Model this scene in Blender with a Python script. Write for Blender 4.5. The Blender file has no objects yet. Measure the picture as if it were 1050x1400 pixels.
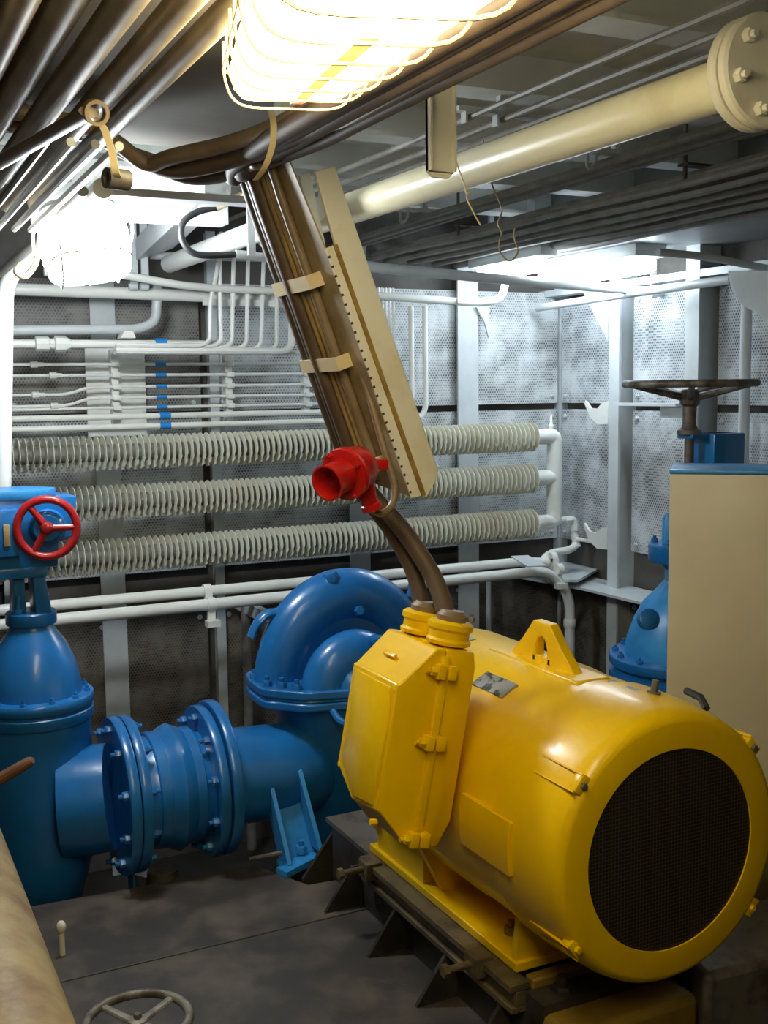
import bpy, bmesh, math, random
from mathutils import Vector as V, Matrix
random.seed(4)
C = bpy.context.scene.collection
PI = math.pi
# ------------------------------------------------------------------ camera
FPX, PIT, ROL, YAW, CH = 1540.0, math.radians(6.39), math.radians(.72), math.radians(26.3), 1.55
cF = V((math.sin(YAW)*math.cos(PIT), math.cos(YAW)*math.cos(PIT), -math.sin(PIT)))
cR = V((math.cos(YAW), -math.sin(YAW), 0)); cD = cF.cross(cR)
cR, cD = math.cos(ROL)*cR+math.sin(ROL)*cD, -math.sin(ROL)*cR+math.cos(ROL)*cD
EYE = V((0, 0, CH))
def P(x, y, X=None, Y=None, Z=None, d=None):
    """the real point seen at a measured spot of the photograph, on a known plane of the room"""
    r = cF+cR*((x-525)/FPX)+cD*((y-700)/FPX)
    if X is not None: t = X/r.x
    elif Y is not None: t = Y/r.y
    elif Z is not None: t = (Z-CH)/r.z
    else: t = d
    return EYE+r*t
cam = bpy.data.cameras.new('camera'); co = bpy.data.objects.new('camera', cam); C.objects.link(co)
cam.sensor_fit = 'VERTICAL'; cam.sensor_height = 36; cam.sensor_width = 27; cam.lens = FPX/1400*36
cam.clip_start = .02
co.matrix_world = Matrix(((cR.x, -cD.x, -cF.x, 0), (cR.y, -cD.y, -cF.y, 0), (cR.z, -cD.z, -cF.z, CH), (0, 0, 0, 1)))
bpy.context.scene.camera = co
# ------------------------------------------------------------------ materials
def nt(name):
    m = bpy.data.materials.new(name); m.use_nodes = True
    return m, m.node_tree.nodes, m.node_tree.links, m.node_tree.nodes['Principled BSDF']
def paint(name, rgb, rough=.45, metal=0, rgb2=None, scale=6, lo=.45, hi=.62, bump=.0, bscale=60, coat=0, detail=5, rough2=None):
    m, N, L, B = nt(name)
    B.inputs['Base Color'].default_value = (*rgb, 1); B.inputs['Roughness'].default_value = rough
    B.inputs['Metallic'].default_value = metal; B.inputs['Coat Weight'].default_value = coat
    B.inputs['Coat Roughness'].default_value = .12
    tc = N.new('ShaderNodeTexCoord')
    if rgb2:
        n = N.new('ShaderNodeTexNoise'); n.inputs['Scale'].default_value = scale; n.inputs['Detail'].default_value = detail
        n.inputs['Roughness'].default_value = .65
        L.new(tc.outputs['Object'], n.inputs['Vector'])
        r = N.new('ShaderNodeMapRange'); r.inputs[1].default_value = lo; r.inputs[2].default_value = hi
        L.new(n.outputs['Fac'], r.inputs[0])
        x = N.new('ShaderNodeMix'); x.data_type = 'RGBA'
        x.inputs['A'].default_value = (*rgb, 1); x.inputs['B'].default_value = (*rgb2, 1)
        L.new(r.outputs[0], x.inputs['Factor']); L.new(x.outputs['Result'], B.inputs['Base Color'])
        if rough2 is not None:
            q = N.new('ShaderNodeMapRange'); q.inputs[3].default_value = rough; q.inputs[4].default_value = rough2
            L.new(r.outputs[0], q.inputs[0]); L.new(q.outputs[0], B.inputs['Roughness'])
    if bump:
        n = N.new('ShaderNodeTexNoise'); n.inputs['Scale'].default_value = bscale; n.inputs['Detail'].default_value = 3
        L.new(tc.outputs['Object'], n.inputs['Vector'])
        b = N.new('ShaderNodeBump'); b.inputs['Strength'].default_value = bump; b.inputs['Distance'].default_value = .004
        L.new(n.outputs['Fac'], b.inputs['Height']); L.new(b.outputs['Normal'], B.inputs['Normal'])
    return m
def emit(name, rgb, s):
    m, N, L, B = nt(name)
    B.inputs['Base Color'].default_value = (.9, .9, .9, 1)
    B.inputs['Emission Color'].default_value = (*rgb, 1); B.inputs['Emission Strength'].default_value = s
    return m
def perforated(name, rgb, wool, hole, axis, s=.0135, rough=.5):
    """painted sheet with a staggered pattern of round holes, bulging and clogged in places"""
    m, N, L, B = nt(name); B.inputs['Roughness'].default_value = rough
    tc = N.new('ShaderNodeTexCoord'); sp = N.new('ShaderNodeSeparateXYZ'); L.new(tc.outputs['Object'], sp.inputs[0])
    def M(op, a, b=None, c=None):
        n = N.new('ShaderNodeMath'); n.operation = op
        for i, q in enumerate((a, b, c)):
            if q is None: continue
            if isinstance(q, (int, float)): n.inputs[i].default_value = q
            else: L.new(q, n.inputs[i])
        return n.outputs[0]
    u = M('DIVIDE', sp.outputs[axis], s); v = M('DIVIDE', sp.outputs['Z'], s*1.732)
    def lat(o):
        a = M('SUBTRACT', M('FRACT', M('ADD', u, 100+o)), .5)
        b = M('MULTIPLY', M('SUBTRACT', M('FRACT', M('ADD', v, 100+o)), .5), 1.732)
        return M('SQRT', M('ADD', M('MULTIPLY', a, a), M('MULTIPLY', b, b)))
    d = M('MINIMUM', lat(0), lat(.5))
    h = N.new('ShaderNodeMapRange'); h.inputs[1].default_value = .34; h.inputs[2].default_value = .24
    L.new(d, h.inputs[0])
    n1 = N.new('ShaderNodeTexNoise'); n1.inputs['Scale'].default_value = 6; n1.inputs['Detail'].default_value = 6; n1.inputs['Roughness'].default_value = .62
    n1.inputs['Distortion'].default_value = .15
    L.new(tc.outputs['Object'], n1.inputs['Vector'])
    cl = N.new('ShaderNodeMapRange'); cl.inputs[1].default_value = .40; cl.inputs[2].default_value = .62
    cl.inputs[3].default_value = 1; cl.inputs[4].default_value = .12
    L.new(n1.outputs['Fac'], cl.inputs[0])
    x = N.new('ShaderNodeMix'); x.data_type = 'RGBA'; x.inputs['A'].default_value = (*wool, 1); x.inputs['B'].default_value = (*rgb, 1)
    r = N.new('ShaderNodeMapRange'); r.inputs[1].default_value = .36; r.inputs[2].default_value = .6; L.new(n1.outputs['Fac'], r.inputs[0])
    L.new(r.outputs[0], x.inputs['Factor'])
    y = N.new('ShaderNodeMix'); y.data_type = 'RGBA'; y.inputs['B'].default_value = (*hole, 1)
    L.new(x.outputs['Result'], y.inputs['A']); L.new(M('MULTIPLY', h.outputs[0], cl.outputs[0]), y.inputs['Factor'])
    L.new(y.outputs['Result'], B.inputs['Base Color'])
    bu = N.new('ShaderNodeBump'); bu.inputs['Strength'].default_value = .5; bu.inputs['Distance'].default_value = .03
    L.new(n1.outputs['Fac'], bu.inputs['Height']); L.new(bu.outputs['Normal'], B.inputs['Normal'])
    return m
def mesh_screen(name):
    """dark woven wire screen"""
    m, N, L, B = nt(name); B.inputs['Roughness'].default_value = .6; B.inputs['Metallic'].default_value = .2
    tc = N.new('ShaderNodeTexCoord'); sp = N.new('ShaderNodeSeparateXYZ'); L.new(tc.outputs['Object'], sp.inputs[0])
    outs = []
    for ax in ('X', 'Z'):
        a = N.new('ShaderNodeMath'); a.operation = 'MULTIPLY'; a.inputs[1].default_value = 1/.0085*PI; L.new(sp.outputs[ax], a.inputs[0])
        b = N.new('ShaderNodeMath'); b.operation = 'SINE'; L.new(a.outputs[0], b.inputs[0])
        c = N.new('ShaderNodeMath'); c.operation = 'ABSOLUTE'; L.new(b.outputs[0], c.inputs[0]); outs.append(c)
    mx = N.new('ShaderNodeMath'); mx.operation = 'MINIMUM'; L.new(outs[0].outputs[0], mx.inputs[0]); L.new(outs[1].outputs[0], mx.inputs[1])
    r = N.new('ShaderNodeMapRange'); r.inputs[1].default_value = .25; r.inputs[2].default_value = .5; L.new(mx.outputs[0], r.inputs[0])
    x = N.new('ShaderNodeMix'); x.data_type = 'RGBA'; x.inputs['A'].default_value = (.075, .05, .03, 1); x.inputs['B'].default_value = (.006, .005, .004, 1)
    L.new(r.outputs[0], x.inputs['Factor']); L.new(x.outputs['Result'], B.inputs['Base Color'])
    return m
YEL = paint('yellow_enamel', (.90, .56, .0), .30, rgb2=(.80, .47, .0), scale=5, lo=.4, hi=.75, bump=.14, bscale=45, coat=.12)
YEL.node_tree.nodes['Principled BSDF'].inputs['Specular IOR Level'].default_value = .35
YELG = paint('grimy_yellow_enamel', (.26, .165, .02), .45, rgb2=(.16, .09, .02), scale=7, lo=.45, hi=.7, bump=.2)
BLU = paint('blue_enamel', (.012, .155, .45), .3, rgb2=(.009, .11, .33), scale=5, lo=.4, hi=.72, bump=.18, bscale=40, coat=.3)
BLUL = paint('light_blue_enamel', (.03, .27, .64), .35, rgb2=(.02, .2, .5), scale=6, bump=.1)
TAPE = paint('blue_tape', (.01, .22, .62), .5)
RED = paint('red_enamel', (.50, .010, .008), .28, rgb2=(.38, .008, .006), scale=8, bump=.1, coat=.4)
REDW = paint('dark_red_enamel', (.36, .012, .016), .3, rgb2=(.26, .01, .012), scale=10, coat=.3)
WHT = paint('white_gloss_paint', (.78, .79, .76), .35, rgb2=(.66, .66, .6), scale=5, lo=.5, hi=.75)
WHG = paint('grey_white_paint', (.60, .64, .66), .4, rgb2=(.48, .52, .54), scale=4, lo=.45, hi=.75)
WALL = paint('grey_wall_paint', (.10, .10, .10), .6, rgb2=(.07, .07, .065), scale=3)
WALLD = paint('dark_wall_paint', (.12, .11, .1), .7, rgb2=(.07, .06, .05), scale=3)
WALL2 = paint('grey_soffit_paint', (.30, .31, .31), .5, rgb2=(.24, .25, .25), scale=3)
CEIL = paint('white_ceiling_paint', (.84, .86, .84), .5, rgb2=(.74, .75, .72), scale=3)
CREAM = paint('cream_paint', (.75, .71, .61), .4, rgb2=(.62, .52, .34), scale=7, lo=.5, hi=.8, bump=.08)
CREAMD = paint('stained_cream_paint', (.40, .30, .16), .5, rgb2=(.26, .18, .08), scale=14, lo=.4, hi=.7, bump=.1)
BEIGE = paint('beige_cabinet_paint', (.62, .54, .38), .38, rgb2=(.55, .48, .33), scale=3, lo=.4, hi=.7, bump=.05, bscale=15)
FIN = paint('painted_fin_steel', (.84, .84, .74), .45, rgb2=(.74, .70, .56), scale=3.5, lo=.4, hi=.7)
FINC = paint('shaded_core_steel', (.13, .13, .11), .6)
CAB = paint('brown_cable_sheath', (.11, .07, .04), .6, rgb2=(.07, .04, .022), scale=12, lo=.4, hi=.65)
CABL = paint('tan_cable_sheath', (.25, .18, .11), .45, rgb2=(.17, .11, .06), scale=10, lo=.4, hi=.7)
CABG = paint('grey_cable_sheath', (.22, .21, .19), .5, rgb2=(.13, .12, .1), scale=9, lo=.4, hi=.7)
CABY = paint('yellowed_cable_sheath', (.36, .24, .09), .45, rgb2=(.25, .15, .05), scale=9)
CEILSHADE = paint('dark_brown_ceiling_shade', (.085, .066, .045), .8, rgb2=(.06, .046, .032), scale=3)  # brown that carries the shade behind the near lamp
DULL = paint('brown_grey_pipe_paint', (.30, .245, .165), .42, rgb2=(.20, .155, .1), scale=5)
BLK = paint('black_rubber', (.02, .02, .022), .5)
STRAP = paint('cream_strap', (.66, .53, .30), .45)
STEEL = paint('dirty_steel', (.16, .14, .12), .55, .3, rgb2=(.08, .06, .05), scale=9, bump=.15)
DARK = paint('black_base_steel', (.045, .038, .032), .55, rgb2=(.02, .016, .013), scale=8, bump=.2)
RAIL = paint('oily_rail_steel', (.14, .105, .05), .5, rgb2=(.06, .045, .025), scale=10, bump=.2)
ZINC = paint('zinc_bolt_steel', (.42, .40, .36), .4, .6)
RUST = paint('rusty_steel', (.14, .055, .025), .75, rgb2=(.07, .03, .016), scale=14, bump=.25)
PIPET = paint('tan_rusty_pipe_paint', (.34, .26, .13), .55, rgb2=(.18, .10, .04), scale=8, lo=.42, hi=.68, bump=.25, bscale=25)
FLOOR = paint('dark_deck_plate', (.045, .038, .036), .5, rgb2=(.115, .092, .07), scale=4.5, lo=.46, hi=.66, bump=.2, bscale=40, detail=9, rough2=.65)
BILGE = paint('black_bilge', (.012, .011, .01), .7, rgb2=(.025, .02, .016), scale=4)
PLATE = paint('grey_name_plate', (.36, .36, .34), .35, .4, rgb2=(.06, .06, .06), scale=30, lo=.5, hi=.56)
WHEELG = paint('worn_wheel_paint', (.24, .22, .19), .5, .2, rgb2=(.08, .06, .045), scale=14, lo=.42, hi=.6, bump=.1)
BRASS = paint('bare_brass', (.40, .24, .08), .35, .7)
PERB = perforated('perforated_lining_white', (.66, .69, .70), (.42, .43, .43), (.04, .05, .07), 'X')
PERR = perforated('perforated_lining_bluish', (.66, .70, .73), (.42, .44, .46), (.04, .05, .07), 'Y')
PERL = perforated('perforated_lining_shade_and_dirt', (.19, .17, .145), (.11, .09, .075), (.02, .018, .015), 'X', rough=.7)  # lower sheets: shade put into the brown, together with some dirt
PERLR = perforated('perforated_lining_shade_and_soil', (.19, .17, .145), (.10, .08, .065), (.02, .018, .015), 'Y', rough=.7)  # same shade and dirt colour for the right wall
PERU = perforated('perforated_lining_grey', (.27, .26, .25), (.17, .165, .16), (.03, .03, .03), 'X', rough=.6)
SCREEN = mesh_screen('black_wire_screen')
GLOWW = emit('warm_lamp_diffuser', (1, .88, .54), 18)
GLOWC = emit('cool_lamp_diffuser', (.92, .98, 1), 105)
GLOWR = emit('cool_tube_diffuser', (.80, .92, 1), 25)
# ------------------------------------------------------------------ mesh builder
def frame(d):
    d = d.normalized(); a = V((0, 0, 1)) if abs(d.z) < .9 else V((1, 0, 0))
    u = a.cross(d).normalized(); return u, d.cross(u), d
class MB:
    def __init__(s): s.b = bmesh.new()
    def poly(s, rings, caps=True, closed=False):
        b = s.b; R = [[b.verts.new(p) for p in r] for r in rings]; n = len(R[0])
        m = len(R)
        for i in range(m if closed else m-1):
            A, B_ = R[i], R[(i+1) % m]
            for k in range(n): b.faces.new((A[k], A[(k+1) % n], B_[(k+1) % n], B_[k]))
        if caps and not closed:
            b.faces.new(R[0][::-1]); b.faces.new(R[-1])
        return s
    def box(s, lo, hi, bev=0):
        lo, hi = V(lo), V(hi)
        return s.obox((lo+hi)/2, V((1, 0, 0)), V((0, 1, 0)), V((0, 0, 1)), (hi-lo)/2, bev)
    def obox(s, c, u, v, w, h, bev=0):
        q = bmesh.new()
        P8 = [q.verts.new(V(c)+u*(h[0]*i)+v*(h[1]*j)+w*(h[2]*k)) for k in (-1, 1) for j in (-1, 1) for i in (-1, 1)]
        for f in ((0, 2, 3, 1), (4, 5, 7, 6), (0, 1, 5, 4), (2, 6, 7, 3), (0, 4, 6, 2), (1, 3, 7, 5)): q.faces.new([P8[i] for i in f])
        if bev: bmesh.ops.bevel(q, geom=q.edges[:], offset=bev, segments=2, affect='EDGES', profile=.5)
        return s.add(q)
    def add(s, q):
        me = bpy.data.meshes.new('t'); q.to_mesh(me); q.free(); s.b.from_mesh(me); bpy.data.meshes.remove(me); return s
    def prism(s, pts, w, bev=0):
        """closed outline of 3-D points pushed along w"""
        q = bmesh.new(); A = [q.verts.new(V(p)) for p in pts]; B_ = [q.verts.new(V(p)+V(w)) for p in pts]; n = len(A)
        q.faces.new(A); q.faces.new(B_[::-1])
        for i in range(n): q.faces.new((A[i], B_[i], B_[(i+1) % n], A[(i+1) % n]))
        bmesh.ops.recalc_face_normals(q, faces=q.faces[:])
        if bev: bmesh.ops.bevel(q, geom=q.edges[:], offset=bev, segments=2, affect='EDGES', profile=.5)
        return s.add(q)
    def tube(s, pts, r, n=10, closed=False, caps=True, flat=None):
        pts = [V(p) for p in pts]; m = len(pts); rings = []; u = None
        for i, p in enumerate(pts):
            if closed: t = (pts[(i+1) % m]-pts[i-1])
            else: t = pts[min(i+1, m-1)]-pts[max(i-1, 0)]
            t.normalize()
            if u is None: u = frame(t)[0]
            u = (u-t*u.dot(t)).normalized(); v = t.cross(u)
            rr = r[i] if isinstance(r, (list, tuple)) else r
            rings.append([p+(u*math.cos(2*PI*k/n)+v*math.sin(2*PI*k/n)*(flat or 1))*rr for k in range(n)])
        return s.poly(rings, caps, closed)
    def cyl(s, a, b, r, n=20, r2=None): return s.tube([a, b], [r, r if r2 is None else r2], n)
    def lathe(s, prof, o, ax, n=40, closed=False, a0=0):
        u, v, w = frame(V(ax)); o = V(o)
        rings = [[o+w*h+(u*math.cos(a0+2*PI*k/n)+v*math.sin(a0+2*PI*k/n))*max(r, .0002) for k in range(n)] for r, h in prof]
        return s.poly(rings, True, closed)
    def ball(s, c, r, n=16, sc=(1, 1, 1)):
        rings = []; c = V(c)
        for i in range(n//2+1):
            a = -PI/2+PI*i/(n//2); rr = max(math.cos(a)*r, .0002)
            rings.append([c+V((math.cos(2*PI*k/n)*rr*sc[0], math.sin(2*PI*k/n)*rr*sc[1], math.sin(a)*r*sc[2])) for k in range(n)])
        return s.poly(rings)
    def bolt(s, p, ax, r=.01, h=.01, stud=True):
        ax = V(ax).normalized(); s.lathe([(r, 0), (r, h*.8), (r*.85, h)], p, ax, 6)
        if stud: s.cyl(V(p)+ax*h*.9, V(p)+ax*(h*1.7), r*.5, 8)
        return s
def fillet(pts, r, n=6):
    pts = [V(p) for p in pts]; out = [pts[0]]
    for i in range(1, len(pts)-1):
        a, b, c = pts[i-1], pts[i], pts[i+1]; d1, d2 = (a-b), (c-b)
        q = min(r, d1.length*.49, d2.length*.49); p1, p2 = b+d1.normalized()*q, b+d2.normalized()*q
        for k in range(n+1):
            t = k/n; out.append(p1*(1-t)**2+b*2*t*(1-t)+p2*t*t)
    out.append(pts[-1]); return out
def curve(pts, n=8):
    pts = [V(p) for p in pts]; q = [pts[0]*2-pts[1]]+pts+[pts[-1]*2-pts[-2]]; out = []
    for i in range(1, len(q)-2):
        a, b, c, d = q[i-1:i+3]
        for k in range(n):
            t = k/n; out.append(.5*((2*b)+(c-a)*t+(2*a-5*b+4*c-d)*t*t+(3*b-a-3*c+d)*t**3))
    out.append(pts[-1]); return out
def obj(name, mb, mat, parent=None, bev=0, ang=38, sharp=True):
    b = mb.b; bmesh.ops.recalc_face_normals(b, faces=b.faces[:])
    me = bpy.data.meshes.new(name); b.to_mesh(me); b.free()
    xs = [v.co for v in me.vertices]
    lo = V((min(v.x for v in xs), min(v.y for v in xs), min(v.z for v in xs))); hi = V((max(v.x for v in xs), max(v.y for v in xs), max(v.z for v in xs)))
    o = bpy.data.objects.new(name, me); C.objects.link(o)
    if parent is None: org = V(((lo.x+hi.x)/2, (lo.y+hi.y)/2, lo.z)); o.location = org
    else: o.parent = parent; org = V(parent['_o'])
    o['_o'] = org
    me.transform(Matrix.Translation(-org))
    me.materials.append(mat)
    for p in me.polygons: p.use_smooth = True
    me.set_sharp_from_angle(angle=math.radians(ang))
    if bev:
        k = o.modifiers.new('bevel', 'BEVEL'); k.width = bev; k.segments = 2; k.limit_method = 'ANGLE'; k.angle_limit = math.radians(40)
    return o
def tag(o, label, cat, group=None, kind=None):
    o['label'] = label; o['category'] = cat
    if group: o['group'] = group
    if kind: o['kind'] = kind
    return o
def thing(name, loc, label, cat, group=None):
    o = bpy.data.objects.new(name, None); C.objects.link(o); o.location = loc; o['_o'] = V(loc); o.empty_display_size = .05
    return tag(o, label, cat, group)
def struct(name, mb, mat, **k):
    o = obj(name, mb, mat, **k); o['kind'] = 'structure'; return o
def boltring(parent, c, ax, R, n, r=.011, h=.012, mat=None, a0=0, name='bolt'):
    u, v, w = frame(V(ax))
    for k in range(n):
        a = a0+2*PI*k/n
        obj(name, MB().bolt(V(c)+(u*math.cos(a)+v*math.sin(a))*R, ax, r, h), mat or BLU, parent)
X_, Y_, Z_ = V((1, 0, 0)), V((0, 1, 0)), V((0, 0, 1))
# ------------------------------------------------------------------ the room
BY, RX, CZ, BZ = 4.7, 3.33, 2.36, 2.27
struct('floor', MB().box((-1.2, -1.6, -.6), (RX, BY, -.5)), BILGE)
struct('ceiling', MB().box((-1.2, -1.6, CZ), (RX+.1, BY+.1, CZ+.05)), CEIL)
struct('wall_back', MB().box((-1.2, BY, -.5), (RX+.1, BY+.08, CZ)), WALLD)
struct('wall_right', MB().box((RX, -1.6, -.5), (RX+.08, BY, CZ)), WALLD)
struct('wall_left', MB().box((-1.28, -1.6, -.5), (-1.2, BY, CZ)), WALL)
struct('wall_front', MB().box((-1.2, -1.68, -.5), (RX, -1.6, CZ)), WALL)
tn = [0]
def trim(mb, mat, label=None):
    tn[0] += 1
    o = struct('trim_%d' % tn[0], mb, mat)
    if label: o['label'] = label
    return o
for y in (-.3, .25, .8, 1.35, 1.9, 2.45, 3.0, 3.55, 4.1):     # deck beams: web and bottom flange
    trim(MB().box((-1.2, y-.006, BZ), (RX, y+.006, CZ)).box((-1.2, y-.05, BZ-.012), (RX, y+.05, BZ)), CEIL)
trim(MB().box((-1.2, .5, 2.165), (.98, 2.9, 2.19)), CEILSHADE)  # added dark sheet in place of the lamp housing's shade on the ceiling
trim(MB().box((2.84, 2.3, 2.10), (RX, BY, CZ)), WALL2)
# wall stiffeners on the back wall
def stiff(x, w, z0=-.5, z1=2.2, mat=WHG, web=.07):
    trim(MB().box((x-w/2, BY-web-.012, z0), (x+w/2, BY-web, z1)).box((x-.006, BY-web, z0), (x+.006, BY, z1)), mat)
stiff(1.03, .10); stiff(1.49, .04); stiff(2.16, .10); stiff(2.735, .11); stiff(.2, .1); stiff(.62, .04)
trim(MB().box((RX-.05, BY-.05, -.5), (RX, BY, 2.1)), WHG)
trim(MB().box((.95, BY-.098, 1.36), (1.19, BY-.088, 1.72)), WHT)
# right wall posts with bottom flange
for y, w, d in ((4.13, .07, .11), (3.6, .08, .13), (3.08, .08, .13), (2.5, .08, .13)):
    trim(MB().box((RX-d-.012, y-w/2, -.5), (RX-d, y+w/2, 2.1)).box((RX-d, y-.006, -.5), (RX, y+.006, 2.1)), WHG)
# horizontal flat bar along the ceiling edge of the right wall and knees
trim(MB().box((RX-.14, .5, 1.97), (RX-.06, BY, 2.0)), WHG)
trim(MB().prism([(RX-.12, 4.165, 1.98), (RX-.12, 4.36, 1.98), (RX-.12, 4.165, 1.74)], (-.012, 0, 0)), WHG)
q = [P(995, 370, X=3.0), P(1080, 370, X=3.0), P(1080, 480, X=3.0), P(1040, 432, X=3.0), P(1012, 415, X=3.0), P(999, 392, X=3.0)]
trim(MB().prism(q, (.03, .0, 0)), WHG)
trim(MB().prism([P(650, 420, Y=4.61), P(668, 420, Y=4.61), P(667, 462, Y=4.61), P(661, 440, Y=4.61)], (0, -.01, 0)), WHG)
# stringer plates low on both walls
trim(MB().prism([(RX-.33, BY-.02, .60), (RX-.02, BY-.02, .60), (RX-.02, 2.6, .60), (RX-.20, 2.6, .60), (RX-.24, 4.2, .6)], (0, 0, .012)), WHG)
trim(MB().prism([P(700, 768, Z=.64), P(735, 760, Z=.64), P(790, 760, Z=.64), P(823, 778, Z=.64), P(790, 796, Z=.64), P(748, 796, Z=.64)], (0, 0, .012)), WHG)
# perforated lining sheets
def sheet_b(x0, x1, z0, z1, mat, label):
    o = obj('lining_panel', MB().box((x0, BY-.045, z0), (x1, BY-.03, z1)), mat)
    tag(o, label, 'wall panel', 'perforated lining panels')
    for sx in (x0+.035, x1-.035):
        for sz in (z0+.035, z1-.035):
            obj('fixing_bolt', MB().bolt((sx, BY-.046, sz), (0, -1, 0), .012, .008), WHG, o)
def sheet_r(y0, y1, z0, z1, mat, label):
    o = obj('lining_panel', MB().box((RX-.045, y0, z0), (RX-.03, y1, z1)), mat)
    tag(o, label, 'wall panel', 'perforated lining panels')
    for sy in (y0+.035, y1-.035):
        for sz in (z0+.035, z1-.035):
            obj('fixing_bolt', MB().bolt((RX-.046, sy, sz), (-1, 0, 0), .012, .008), WHG, o)
SEAM = 1.44
names = ['behind the tubes at the far left', 'left of the wide white wall stiffener', 'between the wide and the narrow left stiffeners',
         'behind the diagonal cable tray', 'left of the stiffener by the heater end', 'beside the room corner']
xs = [(-.1, .6), (.64, 1.02), (1.04, 1.44), (1.50, 2.15), (2.17, 2.725), (2.745, 3.27)]
for (a, b), nm in zip(xs, names):
    if b > .5:
        left = b < 1.0
        sheet_b(a, b, SEAM+.015, 1.99, PERU if b < 2.0 and b < 1.5 else PERB, 'upper perforated back wall panel '+nm)
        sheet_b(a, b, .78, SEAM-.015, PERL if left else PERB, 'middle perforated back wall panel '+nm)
        sheet_b(a, b, -.1, .60, PERL, 'lower perforated back wall panel coloured with shade and dirt, '+nm)
for (a, b), nm in zip([(4.17, 4.64), (3.65, 4.09), (3.13, 3.55), (2.55, 3.03)], ['beside the room corner', 'behind the grey handwheel', 'right of the grey handwheel', 'at the right edge of the photo']):
    sheet_r(a, b, SEAM+.015, 1.95, PERR, 'upper perforated right wall panel '+nm)
    sheet_r(a, b, .78, SEAM-.015, PERR, 'middle perforated right wall panel '+nm)
    sheet_r(a, b, -.1, .56, PERLR, 'lower perforated right wall panel coloured with shade and dirt, '+nm)
# curled cable cleats on the right wall post
for zc, lab in ((1.42, 'upper curled white cleat on the right wall post, beside the grey handwheel'), (.84, 'lower curled white cleat on the right wall post, above the stringer plate')):
    yy = [(4.165, .05), (4.165, -.055), (4.24, -.06), (4.30, -.03), (4.345, .035), (4.34, .05), (4.30, .015), (4.25, .012), (4.21, .04)]
    tag(obj('wall_cleat', MB().prism([(3.205, y, zc+z) for y, z in yy], (.012, 0, 0)), WHT), lab, 'cleat', 'curled white wall cleats')
tag(obj('shelf_angle', MB().box((3.16, 3.66, 1.45), (3.205, 4.08, 1.462)).box((3.198, 3.66, 1.40), (3.205, 3.8, 1.46)), WHG), 'small white angle bar bridging two right wall posts behind the handwheel', 'bracket')
# ------------------------------------------------------------------ deck plates
def plate(x0, y0, x1, y1, lab):
    tag(obj('deck_plate', MB().box((x0, y0, -.012), (x1, y1, 0)), FLOOR, bev=.002), lab, 'floor plate', 'steel deck plates')
tag(obj('deck_plate', MB().prism([(.40, 2.908, 0), (1.46, 2.908, 0), (1.46, 3.12, 0), (1.27, 3.14, 0), (1.17, 3.355, 0), (.40, 3.40, 0)], (0, 0, -.012)), FLOOR, bev=.002), 'dark steel floor plate in front of the blue pipework, behind the seam', 'floor plate', 'steel deck plates')
plate(.40, 1.4, 1.85, 2.902, 'large dark steel floor plate beside the yellow motor, nearest the camera')
plate(1.86, .6, RX-.12, 2.9, 'dark steel floor plate under the beige cabinet')
plate(-1.2, -1.5, .394, 2.9, 'dark steel floor plate under the tan pipe at the left')
tag(obj('deck_bearer', MB().box((.4, 3.33, -.07), (1.16, 3.36, -.014)), STEEL), 'steel bearer under the back edge of the floor plate', 'beam')
tag(obj('bilge_frame', MB().prism([P(575, 1350, Z=-.3), P(585, 1350, Z=-.3), (.95, 3.9, -.3), (.88, 3.9, -.3)], (0, 0, .12)), STEEL), 'dark frame bar in the bilge below the blue pipe', 'beam')
tag(obj('support_post', MB().tube([(.93, 3.60, -.5), (.93, 3.60, -.12), (.93, 3.60, -.06)], [.06, .06, .05], 14), STEEL), 'grey rounded post standing in the bilge under the blue bellows', 'post')
# ------------------------------------------------------------------ electric motor
MX, MZ, R0 = 1.597, .538, .315
mo = thing('electric_motor', (MX, 2.35, .2), 'large yellow electric motor with black round fan grille on a dark steel base', 'motor')
b = MB().lathe([(.2, 2.86), (.27, 2.84), (.305, 2.80), (R0, 2.76), (R0, 2.30), (R0-.004, 2.27), (R0-.004, 2.07)], (MX, 0, MZ), Y_, 96)
obj('stator_body', b, YEL, mo, bev=.006)
b = MB().lathe([(.226, 1.845), (.226, 1.834), (.282, 1.834), (.292, 1.837), (.302, 1.85), (.309, 1.88), (.316, 1.98), (R0+.003, 2.072), (R0-.01, 2.072), (.29, 1.9), (.226, 1.86)], (MX, 0, MZ), Y_, 96, closed=True)
fc = obj('fan_cowl', b, YEL, mo)
obj('fan_grille', MB().lathe([(.229, 1.838), (.229, 1.846)], (MX, 0, MZ), Y_, 64), SCREEN, fc)
for a in (40, 142, 214, 322):
    a = math.radians(a); n = V((math.cos(a), 0, math.sin(a))); t = V((-n.z, 0, n.x))
    p = V((MX, 1.84, MZ))+n*.297
    q = MB().obox(p+Y_*.012+n*.004, t, Y_, n, (.022, .014, .013), .004)
    for s in (-1, 1): q.prism([p+t*(s*.02)+Y_*.0+n*.012, p+t*(s*.02)+Y_*.14+n*.016, p+t*(s*.02)+Y_*.14+n*.02, p+t*(s*.02)+Y_*.0+n*.019], t*.004)
    lug = obj('cowl_lug', q, YEL, fc)
    obj('bolt', MB().bolt(p-Y_*.002+n*.004, -Y_, .008, .008, False), STEEL if a < 3 else YEL, lug)
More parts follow.
